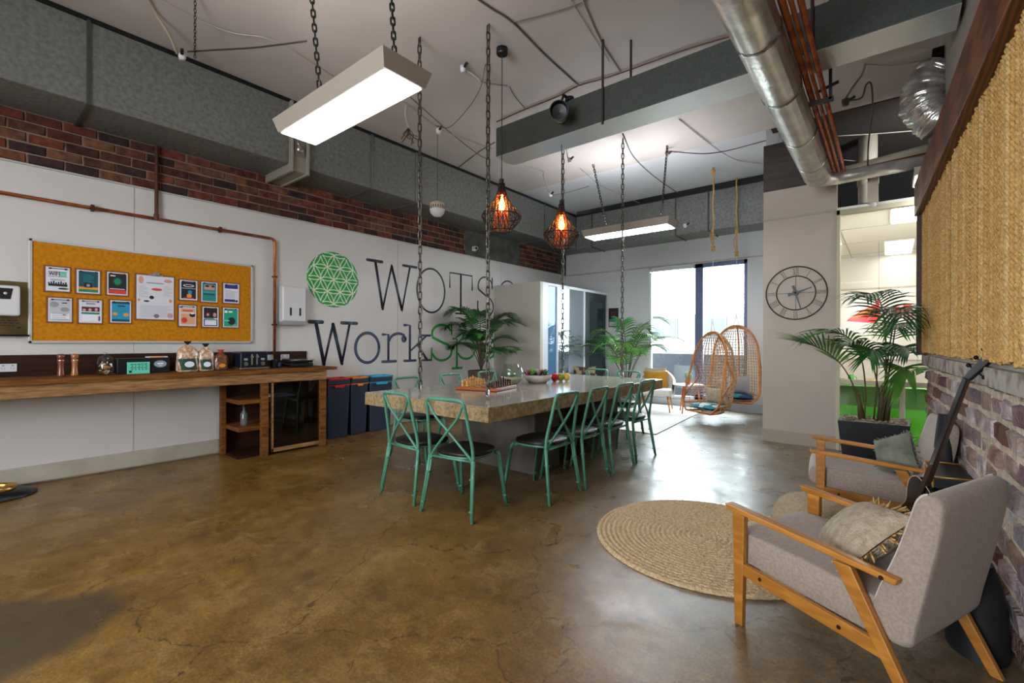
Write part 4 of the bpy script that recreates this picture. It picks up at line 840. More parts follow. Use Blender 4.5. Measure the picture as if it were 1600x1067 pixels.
CT = .976
def mill(y, label, wood):
    t = thing('pepper_mill', label, 'pepper mill', (-5.68, y, CT), group='pepper mills on the counter'); c = Vector((-5.68, y, CT))
    m = MB(c); m.lathe([(0, 0), (.026, 0), (.027, .01), (.022, .05), (.020, .10), (.024, .135), (.024, .14), (0, .14)], c, 18); m.build('mill_body', wood, t)
    m = MB(c); m.lathe([(.0245, .14), (.0245, .147), (.02, .15)], c, 18); m.build('metal_ring', m_steel, t)
    m = MB(c); m.lathe([(.02, .15), (.026, .165), (.027, .185), (.02, .198), (.008, .2), (0, .2)], c, 18); m.build('mill_head', wood, t)
mill(.652, 'darker wooden pepper mill on the counter, left of the pair', M('mill_dark', '#6d331c', .3, coat=.3)); mill(.742, 'lighter wooden pepper mill on the counter, right of the pair', M('mill_light', '#94592c', .3, coat=.3))
t = thing('glass_jar', 'squat glass jar filled with mixed tea bags on the counter', 'jar', (-5.67, .95, CT)); c = t.location.copy()
m = MB(c); m.lathe([(0, .002), (.06, .002), (.066, .012), (.066, .12), (.055, .135), (.052, .145), (.049, .145), (.052, .13), (.062, .118), (.062, .014), (0, .008)], c, 24); m.build('jar_glass', m_glass2, t)
m = MB(c); m.lathe([(.056, .146), (.058, .155), (.03, .175), (.012, .18), (.02, .198), (.012, .21), (0, .212)], c, 20); m.build('glass_lid', m_glass2, t)
m = MB(c); random.seed(2); pal3 = [(.5, .2, .05, 1), (.7, .35, .1, 1), (.15, .06, .03, 1), (.6, .5, .35, 1), (.3, .05, .03, 1), (.05, .08, .05, 1)]
for i in range(60):
    a = rnd(0, 6.28); r = rnd(0, .042); z = rnd(.018, .10); m.cc = random.choice(pal3); p = c + Vector((r * math.cos(a), r * math.sin(a), z)); d = Vector((rnd(-1, 1), rnd(-1, 1), rnd(-1, 1))).normalized() * .014
    m.bar(p - d, p + d, .018, .005)
tb = m.build('tea_bags', M('mixed_packets', '#ffffff', .6, attr=True), t)
t = thing('mint_sign_card', 'small mint green card with dark writing standing on the counter', 'sign', (-5.63, 1.19, CT)); m = MB(t.location); m.box(-5.634, 1.10, CT, -5.628, 1.275, CT + .112); cd = m.build('card', M('mint_card', '#62c0a2', .5, spec=.2), t)
m = MB(t.location)
for i in range(4):
    for j in range(5): m.box(-5.628, 1.125 + .008 * (i % 2) + j * .027, CT + .088 - i * .017, -5.6272, 1.147 + j * .027 - .004 * (j % 2), CT + .095 - i * .017)
m.add([(-5.6271, 1.125 + .012 * math.cos(a * .5236), CT + .022 + .012 * math.sin(a * .5236)) for a in range(12)], [tuple(range(12))]); m.build('writing', kb, t)
t = thing('tea_box', 'black box with an oval pale label on the counter behind the mint card', 'box', (-5.69, 1.3, CT)); m = MB(t.location); m.box(-5.74, 1.03, CT, -5.65, 1.44, CT + .15); m.build('box_body', m_black, t, bevel=.004)
m = MB(t.location); m.add([(-5.6485, 1.365 + .052 * math.cos(a * .2618), CT + .088 + .035 * math.sin(a * .2618)) for a in range(24)], [tuple(range(24))]); lb = m.build('oval_label', M('label_grey', '#7d8b97', .5), t)
m = MB(t.location); m.box(-5.6483, 1.34, CT + .085, -5.6478, 1.39, CT + .098); m.box(-5.6483, 1.352, CT + .068, -5.6478, 1.378, CT + .074); m.build('label_marks', kw, t)
t = thing('notepad', 'flat pale packet with a yellow edge lying on the black box', 'packet', (-5.69, 1.35, CT + .15)); m = MB(t.location); m.box(-5.73, 1.26, CT + .151, -5.66, 1.43, CT + .163); m.build('packet', m_paper, t, bevel=.003); m = MB(t.location); m.box(-5.66, 1.28, CT + .152, -5.657, 1.40, CT + .162); m.build('yellow_edge', ko, t)

def loaf(y, h, w_, label, cols, tie, face):
    t = thing('bread_bag', label, 'bread', (-5.68, y, CT), group='bagged loaves on the counter'); c = t.location.copy(); rz = h * .62
    def f(u, v):
        a = u * 2 * math.pi; zz = v * h; s = (1 - .25 * max(0, v - .55) / .45) if v < .8 else (1 - .25 * .55) * (1 - (v - .8) / .2 * .75)
        if v < .05: s = .85 + v * 3
        k = 1 + .05 * math.sin(7 * a + 9 * v) ; p = .75
        cx = abs(math.cos(a)) ** p * (1 if math.cos(a) > 0 else -1); sy = abs(math.sin(a)) ** p * (1 if math.sin(a) > 0 else -1)
        return c + Vector((w_ * .55 * cx * s * k, w_ * sy * s * k, zz))
    m = MB(c); m.grid(f, 26, 16, cu=True); m.add([f(i / 26, 1) for i in range(26)], [tuple(range(26))]); m.build('bag', cols, t)
    m = MB(c)
    m.grid(lambda u, v: c + Vector((w_ * .56 + .008 - .03 * (2 * u - 1) ** 2, (u - .5) * w_ * 1.85, (.06 + .42 * v) * h)), 8, 4); m.build('front_label', face, t)
    m = MB(c); q = c + Vector((0, 0, h)); m.lathe([(.014, -.01), (.01, .0), (.02, .012), (.035, .035)], q, 10); m.build('bag_neck', tie, t)
    m = MB(c); m.add([c + Vector((w_ * .56 + .009, w_ * .45 * math.cos(a * .5236), h * .27 + h * .11 * math.sin(a * .5236))) for a in range(12)], [tuple(range(12))]); m.build('label_badge', kw if tie is kb else ko, t)
br = M('bread_in_bag', '#a97a4e', .35, col2='#cdb9a5', ns=35, lo=.45, hi=.6, bump=.5, bs=60, coat=.6)
br2_ = M('dark_bread_in_bag', '#7a4a24', .35, col2='#4e2a14', ns=45, bump=.5, bs=60, coat=.6)
loaf(1.605, .28, .098, 'tallest bagged loaf with a dark label, leftmost of the bread on the counter', br, kb, kdk)
loaf(1.77, .255, .078, 'bagged loaf with an orange and green label between two other loaves', br, kb, kdk)
loaf(1.915, .19, .07, 'short dark brown loaf with a red tie, rightmost of the bread', br2_, kr, br2_)
t = thing('toaster', 'black and steel four slice toaster on the counter', 'toaster', (-5.67, 2.22, CT)); m = MB(t.location); m.box(-5.80, 2.075, CT + .012, -5.58, 2.37, CT + .20); m.build('toaster_body', M('gloss_navy_black', '#1c2230', .18, .3), t, bevel=.018, seg=4)
m = MB(t.location); m.box(-5.81, 2.065, CT, -5.565, 2.38, CT + .02); m.build('base', m_steel, t, bevel=.005)
for y in (2.13, 2.31):
    m = MB(t.location); m.cyl((-5.58, y, CT + .062), (-5.56, y, CT + .062), .022); m.cyl((-5.56, y, CT + .062), (-5.555, y, CT + .062), .012); m.build('dial', m_steel, t)
    m = MB(t.location); m.box(-5.58, y - .018, CT + .10, -5.565, y + .018, CT + .125); m.build('button_panel', m_grey, t, bevel=.003)
for y in (2.195, 2.25):
    m = MB(t.location); m.box(-5.58, y - .008, CT + .05, -5.573, y + .008, CT + .17); m.box(-5.58, y - .014, CT + .13, -5.56, y + .014, CT + .15); m.build('lever', m_steel, t, bevel=.002)
t = thing('sandwich_press', 'black sandwich press with a steel handle at the right end of the counter', 'sandwich press', (-5.7, 2.78, CT)); m = MB(t.location)
m.box(-5.86, 2.64, CT + .008, -5.58, 2.92, CT + .05); m.build('lower_plate', m_black, t, bevel=.01)
m = MB(t.location); m.hexa([(-5.86, 2.64, CT + .055), (-5.58, 2.64, CT + .055), (-5.58, 2.92, CT + .055), (-5.86, 2.92, CT + .055)], [(-5.84, 2.65, CT + .10), (-5.6, 2.65, CT + .09), (-5.6, 2.91, CT + .09), (-5.84, 2.91, CT + .10)]); m.build('lid', m_blackm, t, bevel=.008)
m = MB(t.location); m.tube([(-5.62, 2.65, CT + .08), (-5.54, 2.66, CT + .09), (-5.54, 2.90, CT + .09), (-5.62, 2.91, CT + .08)], .008, 8); m.build('handle', m_steel, t)
t = thing('coffee_canister', 'small black coffee tin between the toaster and the sandwich press', 'tin', (-5.72, 2.50, CT)); m = MB(t.location); m.lathe([(0, 0), (.035, 0), (.035, .09), (.02, .10), (0, .10)], t.location, 18, smooth=False); m.build('tin', m_black, t); m = MB(t.location); m.sphere((-5.69, 2.55, CT + .028), .028, 14); m.build('round_cup', M('navy_ceramic', '#27325a', .2), t)
for k, (y, lab) in enumerate(((.35, 'white double socket on the splashback at the left edge'), (2.545, 'white socket on the splashback just right of the toaster'), (2.74, 'white socket on the splashback above the sandwich press'))):
    w_ = .055; z = 1.055 if k == 0 else 1.09
    t = thing('wall_socket', lab, 'socket', (WX + .022, y, z)); m = MB(t.location); m.box(WX + .022, y - w_, z - .035, WX + .032, y + w_, z + .035); m.build('cover_plate', m_whitep, t, bevel=.003)
    m = MB(t.location)
    for s in (-1, 1): m.box(WX + .032, y + s * .028 - .010, z - .012, WX + .0328, y + s * .028 - .006, z + .004); m.box(WX + .032, y + s * .028 + .006, z - .012, WX + .0328, y + s * .028 + .010, z + .004); m.box(WX + .032, y + s * .028 - .006, z + .012, WX + .036, y + s * .028 + .006, z + .026)
    m.build('pin_holes', m_grey, t)
# bins
def bin_(y0, y1, x1, h, lid, label):
    cy = (y0 + y1) / 2; t = thing('recycling_bin', label, 'bin', (-5.8, cy, 0), group='row of recycling bins'); x0 = -5.955; c = t.location
    m = MB(c); b_ = [(x0 + .03, y0 + .03, 0), (x1 - .03, y0 + .03, 0), (x1 - .03, y1 - .03, 0), (x0 + .03, y1 - .03, 0)]; tt = [(x0, y0 + .008, h - .10), (x1 - .008, y0 + .008, h - .10), (x1 - .008, y1 - .008, h - .10), (x0, y1 - .008, h - .10)]
    m.hexa(b_, tt); m.build('bin_body', m_binbody, t, bevel=.015, seg=3)
    m = MB(c); m.box(x0, y0 + .004, h - .085, x1 - .004, y1 - .004, h - .02); m.build('bin_head', m_binbody, t, bevel=.008)
    m = MB(c); m.box(x0, y0 + .004, h - .10, x1, y1 - .004, h - .088); m.prism([(y0 + .09, h - .09), (y1 - .09, h - .09), (y1 - .11, h - .125), (y0 + .11, h - .125)], 0, x1 - .006, x1 + .012); m.build('coloured_rim', lid, t, bevel=.003)
    m = MB(c); m.box(x0, y0, h - .022, x1 + .004, y0 + .03, h); m.box(x0, y1 - .03, h - .022, x1 + .004, y1, h); m.box(x0, y0, h - .022, x0 + .03, y1, h); m.box(x1 - .03, y0, h - .022, x1 + .004, y1, h); m.box(x0 + .03, y0 + .03, h - .022, x1 - .03, y1 - .03, h - .015); m.build('lid', lid, t, bevel=.004)
bin_(3.16, 3.50, -5.68, .80, m_red, 'dark blue bin with a red lid, nearest the counter')
bin_(3.515, 3.80, -5.70, .80, m_orange, 'dark blue bin with an orange lid between the red and blue topped bins')
bin_(3.815, 4.21, -5.70, .80, m_cyan, 'dark blue bin with a bright blue lid, nearest the concrete table')
t = thing('floor_base', 'low round black base with brass rings on the floor at the left edge', 'stand', (-5.72, .27, 0)); c = t.location.copy()
m = MB(c); m.lathe([(0, 0), (.24, 0), (.245, .012), (.16, .05), (.12, .06), (0, .06)], c, 36); m.build('base', m_black, t)
m = MB(c); m.lathe([(.12, .06), (.12, .085), (.1, .09), (.1, .06)], c, 30); m.build('brass_ring', M('bright_brass', '#b98d45', .3, .9), t)
for a in range(5):
    pass

# ---------------------------------------------------------------- concrete table
tx0, tx1, ty0, ty1 = -3.97, -2.345, 2.60, 6.08
t = thing('concrete_table', 'long thick concrete slab table in the middle of the room', 'table', (-3.16, 4.3, 0))
m = MB(t.location); m.cm = 0; m.box(tx0, ty0, TZ - .12, tx1, ty1, TZ - .004); m.cm = 1; m.box(tx0 + .004, ty0 + .004, TZ - .004, tx1 - .004, ty1 - .004, TZ); m.build('tabletop', [m_concs, m_conct], t, bevel=.006)
for (y0, y1) in ((3.62, 4.06), (5.0, 5.4)):
    m = MB(t.location); m.box(-3.66, y0, 0, -2.66, y1, TZ - .12); m.build('pedestal', M('shaded_concrete', '#5f584e', .7, col2='#4b463c', ns=6, bump=.2, bs=20), t, bevel=.006)  # concrete colour darkened for the shade under the tabletop

# ---------------------------------------------------------------- mint green chairs with crossed backs
def make_chair(label):
    t = thing('cross_back_chair', label, 'chair', (0, 0, 0), group='mint green cross back chairs around the table')
    r = .0128
    hoop = smooth_path([(-.205, -.205, .42), (-.203, -.213, .52), (-.190, -.240, .66), (-.178, -.268, .80), (-.172, -.279, .848), (-.150, -.285, .868), (-.10, -.289, .873), (.10, -.289, .873), (.150, -.285, .868), (.172, -.279, .848), (.178, -.268, .80), (.190, -.240, .66), (.203, -.213, .52), (.205, -.205, .42)], 4)
    m = MB(); m.tube(hoop, r * 1.05, 10); m.build('back_frame', m_green, t)
    for s in (-1, 1):
        m = MB(); m.tube(smooth_path([(s * .165, -.276, .845), (s * .10, -.262, .735), (0, -.243 - .004 * s, .63), (-s * .12, -.222, .51), (-s * .185, -.205, .435), (-s * .193, -.206, .40)], 5), r * .82, 8); m.build('cross_brace', m_green, t)
    for s in (-1, 1):
        m = MB(); m.tube([(s * .205, -.205, .43), (s * .215, -.222, .30), (s * .24, -.268, .0)], [r * 1.1, r * 1.1, r], 10); m.tube([(s * .190, -.200, .42), (s * .200, -.218, .30), (s * .228, -.262, .02)], r * .75, 8)
        for z in (.30, .08): m.box(s * (.207 + (.3 - z) * .085) - .016, -.236 - (.3 - z) * .15, z - .006, s * (.207 + (.3 - z) * .085) + .016, -.204 - (.3 - z) * .15, z + .006)
        m.build('rear_leg', m_green, t)
        m = MB(); m.tube([(s * .185, .14, .435), (s * .195, .165, .40), (s * .225, .225, .0)], [r * .9, r * 1.1, r], 10); m.tube([(s * .172, .135, .43), (s * .182, .158, .39), (s * .213, .22, .02)], r * .72, 8)
        m.box(s * .222 - .014, .195, .07, s * .222 + .014, .225, .08); m.build('front_leg', m_green, t)
    def outline(k, grow=0):
        a = 2 * math.pi * k; c_, s_ = math.cos(a), math.sin(a); p = .72
        return (.205 + grow) * abs(c_) ** p * (1 if c_ > 0 else -1) * (1 - .06 * s_ * -1), (.195 + grow) * abs(s_) ** p * (1 if s_ > 0 else -1) - .02
    m = MB(); m.tube([outline(i / 28, -.012) + (.435,) for i in range(28)], r * .9, 8, closed=True); m.tube([(-.19, -.2, .42), (.19, -.2, .42)], r * .8, 8); m.tube([(-.185, .13, .42), (.185, .13, .42)], r * .8, 8); m.build('seat_frame', m_green, t)
    m = MB(); rings = [(.0, .443), (-.002, .444), (.006, .452), (.004, .468), (-.02, .478), (-.09, .482)]
    vs = []
    for g, z in rings:
        for i in range(32): x, y = outline(i / 32, g); vs.append((x, y, z))
    fs = [(j * 32 + i, j * 32 + (i + 1) % 32, (j + 1) * 32 + (i + 1) % 32, (j + 1) * 32 + i) for j in range(len(rings) - 1) for i in range(32)]
    fs += [tuple(range((len(rings) - 1) * 32, len(rings) * 32)), tuple(range(31, -1, -1))]; m.add(vs, fs, True); m.build('seat_pad', m_seat, t)
    return t
ch = make_chair('mint green chair at the near end of the table, right of the two there')
ch.location = (-2.565, 2.60, 0); ch.rotation_euler = (0, 0, R(8))
G = 'mint green cross back chairs around the table'
dup(ch, (-3.12, 2.62, 0), R(-3), 'mint green chair at the near end of the table, left of the two there', G)
for y, rz, lab in ((3.27, 90, 'mint green chair on the right side of the table, nearest the viewer'), (3.81, 92, 'mint green chair on the right side of the table, second from the viewer'), (4.36, 90, 'mint green chair on the right side of the table, third from the viewer'), (4.93, 88, 'mint green chair on the right side of the table, furthest from the viewer')):
    dup(ch, (-2.345, y, 0), R(rz), lab, G)
for x, y, rz, lab in ((-4.10, 3.42, -90, 'mint green chair on the far side of the table beside the left front chain'), (-4.12, 4.14, -90, 'mint green chair on the far side of the table in front of the palm pot'), (-4.14, 4.86, -90, 'mint green chair on the far side of the table behind the chess board')):
    dup(ch, (x, y, 0), R(rz), lab, G)
for x, y, rz, lab in ((-3.50, 6.12, 180, 'mint green chair at the far end of the table in front of the dark door'), (-2.92, 5.98, 180, 'mint green chair at the far end of the table near the far right chain')):
    dup(ch, (x, y, 0), R(rz), lab, G)

# ---------------------------------------------------------------- things on the table
t = thing('chess_board', 'wooden chess board on the concrete table behind the front right chain', 'chess board', (-3.29, 3.62, TZ)); CB = Matrix.Translation((-3.29, 3.62, TZ)) @ Matrix.Rotation(R(14), 4, 'Z') @ Matrix.Scale(.96, 4)
m = MB(t.location); m.T = CB; m.box(-.25, -.25, .004, .25, .25, .034); m.build('board', M('board_wood', '#9c4f22', .35), t, bevel=.004)
m = MB(t.location); m.T = CB
for i in range(8):
    for j in range(8):
        m.cm = (i + j) % 2; a, b_ = -.22 + i * .055, -.22 + j * .055; m.add([(a, b_, .0345), (a + .055, b_, .0345), (a + .055, b_ + .055, .0345), (a, b_ + .055, .0345)], [(0, 1, 2, 3)])
m.build('squares', [M('maple_square', '#c79a5c', .4), M('walnut_square', '#5a2c18', .4)], t)
pm = [M('maple_piece', '#cf9a4c', .35), M('walnut_piece', '#43180f', .35)]
heads = {'pawn': (.035, [(.009, .0), (.011, .012), (.008, .02), (0, .022)]), 'rook': (.045, [(.012, .0), (.012, .014), (.008, .014), (0, .010)]), 'knight': (.046, [(.012, 0), (.015, .012), (.010, .022), (0, .02)]), 'bishop': (.052, [(.009, 0), (.012, .012), (.004, .026), (0, .03)]), 'queen': (.062, [(.010, 0), (.015, .016), (.006, .018), (.004, .026), (0, .027)]), 'king': (.068, [(.011, 0), (.014, .016), (.004, .02), (.004, .034), (0, .034)])}
back = ['rook', 'knight', 'bishop', 'queen', 'king', 'bishop', 'knight', 'rook']
protos = {}
for side in (0, 1):
    for row in (0, 1):
        for i in range(8):
            kind = 'pawn' if row else back[i]; key = (side, kind); p = CB @ Vector(((-.22 + .0275 + (i) * .055), 0, .0352)); yy = (-.22 + .0275 + row * .055) * (1 if side else -1)
            # light pieces stand on the left hand side of the board, dark on the right
            p = CB @ Vector((((-1 if side == 0 else 1) * (.1925 - row * .055)), -.22 + .0275 + i * .055, .0352))
            if key not in protos:
                h, hd = heads[kind]; m = MB(); m.lathe([(0, 0), (.016, 0), (.017, .006), (.010, .014), (.007, h * .8), (.012, h - .004)] + [(a, h + b_) for a, b_ in hd], (0, 0, 0), 12); o = m.build('chess_' + kind, pm[side]); protos[key] = o
            else:
                o = protos[key].copy(); COL.objects.link(o)
            o.location = p; nm = 'light wooden' if side == 0 else 'dark wooden'
            tag(o, '%s chess %s standing on the %s side of the board' % (nm, kind, 'left' if side == 0 else 'right'), 'chess piece', '%s chess %ss' % (nm, kind))
t = thing('glass_bowl_terrarium', 'round clear glass bowl with pale sand and a green plant on the table', 'terrarium', (-3.30, 4.05, TZ)); c = Vector((-3.17, 4.10, TZ)); rb = .135
m = MB(c); pr = [(0, .002)] + [(rb * math.sin(R(a)), rb - rb * math.cos(R(a)) + .0) for a in range(25, 150, 8)]; inn = [(r_ - .003 if r_ > .003 else 0, z_ + (.003 if z_ < rb else 0)) for r_, z_ in reversed(pr)]; m.lathe(pr + inn, c, 36); m.build('glass_bowl', m_glass2, t)
m = MB(c); m.lathe([(0, .008)] + [((rb - .006) * math.sin(R(a)), rb - (rb - .006) * math.cos(R(a))) for a in range(20, 76, 8)] + [(.06, .098), (0, .103)], c, 30); m.build('sand', M('pale_sand', '#c9b698', .9, bump=.3, bs=200), t)
m = MB(c); random.seed(9)
for i in range(46):
    a = rnd(0, 6.28); l_ = rnd(.03, .075); p = c + Vector((rnd(-.02, .02), rnd(-.02, .02), .10)); m.tube(bez(p, p + Vector((math.cos(a) * l_ * .4, math.sin(a) * l_ * .4, .035)), p + Vector((math.cos(a) * l_, math.sin(a) * l_, .02 + rnd(-.01, .015))), 4), [.003, .004, .003, .002, .0006], 5)
m.build('air_plant', m_leafl, t)
t = thing('planted_bowl', 'shallow white bowl planted with red and green succulents on the table', 'planter', (-3.3, 4.55, TZ)); c = Vector((-3.18, 4.53, TZ))
m = MB(c); m.lathe([(0, .0), (.10, .0), (.15, .04), (.175, .095), (.17, .098), (.145, .05), (.0, .045)], c, 36); m.build('bowl', M('stone_white', '#bdb4a8', .6), t)
m = MB(c); m.lathe([(0, .09), (.12, .09), (.168, .092)], c, 24); m.build('soil', M('dark_soil', '#3b2b20', .95), t)
random.seed(21)
for i in range(16):
    p = c + Vector((rnd(-.12, .12), rnd(-.12, .12), .092)); m = MB(c); h = rnd(.04, .10); mt = random.choice([m_leaf, m_leafl, M('red_succulent', '#8e2436', .5), M('pink_stone', '#a88a86', .7)])
    for j in range(9):
        a = j * .698 + rnd(-.2, .2); m.tube(bez(p, p + Vector((math.cos(a) * .02, math.sin(a) * .02, h * .6)), p + Vector((math.cos(a) * .035, math.sin(a) * .035, h)), 3), [.005, .009, .007, .001], 5)
    m.build('succulent', mt, t)
for k, (x, y, col, lab) in enumerate([(-3.24, 4.83, m_red, 'red and yellow fruit ornament beside the planted bowl'), (-3.20, 4.90, M('apple_green', '#7e8f2c', .4), 'green fruit ornament behind the red one'), (-3.16, 4.98, M('pear_yellow', '#c9a43c', .4), 'yellow fruit ornament furthest from the planted bowl')]):
    t = thing('fruit_ornament', lab, 'ornament', (x, y, TZ)); c = t.location.copy()
    m = MB(c); m.lathe([(0, 0), (.02, .003), (.045, .03), (.052, .06), (.04, .09), (.012, .105), (0, .10)], c, 20); m.build('fruit', col, t); m = MB(c); m.tube([c + Vector((0, 0, .1)), c + Vector((.01, 0, .125))], .003, 6); m.build('stalk', m_wood_d, t)
# ---------------------------------------------------------------- palms
def frond_mesh(m_stem_mb, mleaf, p0, p1, p2, t0, nl, ll, lw, droop, fan=1.0, up=(0, 0, 1)):
    """arching midrib p0-p1-p2 with leaflets on both sides from t0 to the tip"""
    P0, P1, P2 = Vector(p0), Vector(p1), Vector(p2); pts = bez(P0, P1, P2, 16)
    m_stem_mb.tube(pts, [.009 - .0062 * i / 16 for i in range(17)], 6)
    for i in range(nl):
        f = t0 + (1 - t0) * (i + .5) / nl; c = P0 * (1 - f) ** 2 + P1 * 2 * f * (1 - f) + P2 * f * f; tg = ((P1 - P0) * (1 - f) + (P2 - P1) * f).normalized()
        side = tg.cross(Vector(up)); side = side.normalized() if side.length > .05 else Vector((1, 0, 0)); q = (f - t0) / (1 - t0); L_ = ll * (math.sin(math.pi * min(1, .18 + .72 * q)) ** .7) * rnd(.85, 1.1)
        nup = side.cross(tg).normalized()
        for s in (-1, 1):
            d0 = (side * s * fan * (1 - .45 * q) + tg * (.55 + .9 * q) + nup * .25).normalized(); a = c; w_ = lw * rnd(.85, 1.15); k = 5; vs = []
            wd = d0.cross(nup).normalized()
            for j in range(k + 1):
                u = j / k; pnt = a + d0 * L_ * u + Vector((0, 0, -1)) * droop * L_ * u * u * rnd(.9, 1.1); ww = w_ * (math.sin(math.pi * (.12 + .88 * u)) ** .8 if u < 1 else .02) * .5
                vs += [pnt - wd * ww, pnt + Vector((0, 0, -.25 * ww)), pnt + wd * ww]
            fs = []
            for j in range(k): fs += [(j * 3, j * 3 + 1, j * 3 + 4, j * 3 + 3), (j * 3 + 1, j * 3 + 2, j * 3 + 5, j * 3 + 4)]
            mleaf.add(vs, fs)
def palm(t, specs, leafmats, ll=.28, lw=.022, droop=.35, nl=20, t0=.5):
    for k, (p0, p1, p2) in enumerate(specs):
        a = MB(t.location); b_ = MB(t.location); frond_mesh(a, b_, p0, p1, p2, t0, nl, ll, lw, droop)
        for q in (a, b_):
            for i_, v_ in enumerate(q.v):
                p = Vector(v_); p.x = max(p.x, WX + .02); p.z = min(p.z, 4.0)
                if p.y < 5.95: p += nd * max(0, .085 - (p - P0).dot(nd))
                else: p.x = min(p.x, .45)
                q.v[i_] = tuple(p)
        fr_ = b_.build('frond', leafmats[k % len(leafmats)], t); a.build('midrib', m_stem, fr_)
random.seed(31)
# large palm in the black planter by the partition
t = thing('potted_palm', 'large palm in a square black planter in front of the glass partition', 'plant', (-.13, 6.3, 0)); c = t.location.copy()
A, B, Cc, D = Vector((-.42, 6.06, 0)), Vector((.17, 6.09, 0)), Vector((.2, 6.62, 0)), Vector((-.42, 6.6, 0)); ce = (A + B + Cc + D) / 4; h = .465
inset = lambda p, k: ce + (p - ce) * k
m = MB(c); zz = Vector((0, 0, 1))
m.hexa([inset(p, .84) for p in (A, B, Cc, D)], [p + zz * h for p in (A, B, Cc, D)]); m.build('planter', m_planter, t, bevel=.006)
m = MB(c)
for p, q in ((A, B), (B, Cc), (Cc, D), (D, A)): m.add([p + zz * (h + .002), q + zz * (h + .002), inset(q, .9) + zz * (h + .002), inset(p, .9) + zz * (h + .002)], [(0, 1, 2, 3)])
m.build('planter_rim', M('planter_rim_grey', '#5a5a5f', .4), t)
m = MB(c); m.add([inset(p, .9) + zz * (h + .003) for p in (A, B, Cc, D)], [(0, 1, 2, 3)]); random.seed(4)
for i in range(150):
    p = Vector((rnd(-.38, .14), rnd(6.12, 6.55), h + .008)); r = rnd(.012, .022); m.lathe([(0, -r * .6), (r * .8, -r * .3), (r, 0), (r * .7, r * .45), (0, r * .6)], p, 8)
o = m.build('pebbles', m_stone, t); o['kind'] = 'stuff'
b0 = [(-.20, 6.30, h), (-.05, 6.30, h), (-.12, 6.26, h), (-.02, 6.34, h)]
palm(t, [((-.22, 6.3, h), (-.30, 6.24, 1.22), (-.74, 5.85, 1.30))], [m_leafl], ll=.50, lw=.026, droop=.12, nl=15, t0=.52)
specs = [((-.2, 6.3, h), (-.12, 6.2, 1.65), (-.66, 5.9, 1.36)), ((-.06, 6.3, h), (-.08, 6.25, 1.35), (-.36, 5.85, 1.30)),
         ((-.06, 6.3, h), (.06, 5.8, 1.95), (.08, 4.85, 1.50)), ((-.04, 6.3, h), (.04, 5.9, 1.95), (-.16, 5.2, 1.72)), ((-.05, 6.28, h), (.08, 5.95, 1.70), (.05, 5.15, 1.42)),
         ((-.02, 6.3, h), (.12, 6.2, 1.30), (.14, 5.95, .95)), ((-.08, 6.32, h), (.05, 6.3, 1.45), (.16, 5.85, 1.22)), ((-.12, 6.28, h), (-.05, 6.1, 1.42), (-.14, 5.8, 1.18))]
palm(t, specs, [m_leaf, m_leafd, m_leafd, m_leafd, m_leaf, m_leafl, m_leafd, m_leaf], ll=.44, lw=.023, droop=.42, nl=17, t0=.5)
m = MB(c)
for p, q in (((-.22, 6.3, h), (-.25, 6.27, .75)), ((-.06, 6.3, h), (-.05, 6.28, .85)), ((-.02, 6.33, h), (.02, 6.3, .8))): m.tube([p, q], [.035, .014], 8)
m.build('stem_base', m_stem, t)
# palm in a brown pot in front of the booth
t = thing('potted_palm', 'bushy dark green palm in a brown pot in front of the booth wall', 'plant', (-5.45, 5.85, 0)); c = t.location.copy(); pc = Vector((-5.45, 5.85, 0))
m = MB(c); m.hexa([(-5.57, 5.72, 0), (-5.33, 5.72, 0), (-5.33, 5.98, 0), (-5.57, 5.98, 0)], [(-5.61, 5.68, .80), (-5.29, 5.68, .80), (-5.29, 6.02, .80), (-5.61, 6.02, .80)]); m.build('pot', M('brown_pot', '#5d4a3c', .7, col2='#4b3b30', ns=8), t, bevel=.01)
m = MB(c); m.box(-5.6, 5.69, .80, -5.3, 6.01, .805); m.build('soil', M('dark_soil', '#3b2b20', .95), t)
random.seed(12); specs = []
for i in range(19):
    a = i * 2.4 + .3; rr_ = rnd(.55, .95); hz = rnd(1.1, 1.85)
    specs.append(((pc.x, pc.y, .8), (pc.x + math.cos(a) * rr_ * .25, pc.y + math.sin(a) * rr_ * .25, .8 + (hz - .8) * 1.15 + .1), (max(-5.93, pc.x + math.cos(a) * rr_), pc.y + math.sin(a) * rr_ * .9, hz)))
palm(t, specs, [m_leafd, m_leaf, m_leafd], ll=.34, lw=.028, droop=.3, nl=19, t0=.42)
# palm in the lounge corner
t = thing('potted_palm', 'light green palm in the lounge corner behind the table, left of the glass doors', 'plant', (-4.0, 8.5, 0)); c = t.location.copy(); pc = Vector((-4.0, 8.5, .013))
m = MB(c); m.lathe([(0, 0), (.14, 0), (.19, .38), (.18, .38), (.14, .30), (0, .30)], pc, 24, smooth=False); m.build('pot', M('grey_pot', '#6f6c68', .6), t)
random.seed(15); specs = []
for i, (dx_, dy_, hz) in enumerate([(-.5, -.3, 1.45), (.3, .3, 1.55), (-.9, -.2, 1.2), (.75, -.45, 1.4), (-.75, -.1, 1.05), (-.6, .2, 1.35), (-.35, -.5, 1.2), (-.2, .2, 1.65), (.2, -.5, 1.25), (.45, .1, 1.5), (.8, -.2, 1.2), (1.0, .1, 1.35), (.65, .3, 1.7), (-.85, .1, 1.3), (.1, -.6, .98), (.5, -.55, 1.15)]):
    specs.append(((pc.x, pc.y, .32), (pc.x + dx_ * .3, pc.y + dy_ * .3, .3 + (hz - .3) * 1.25), (pc.x + dx_, pc.y + dy_, hz)))
palm(t, specs, [m_leafl, m_leaf, m_leafl], ll=.40, lw=.030, droop=.42, nl=16, t0=.42)

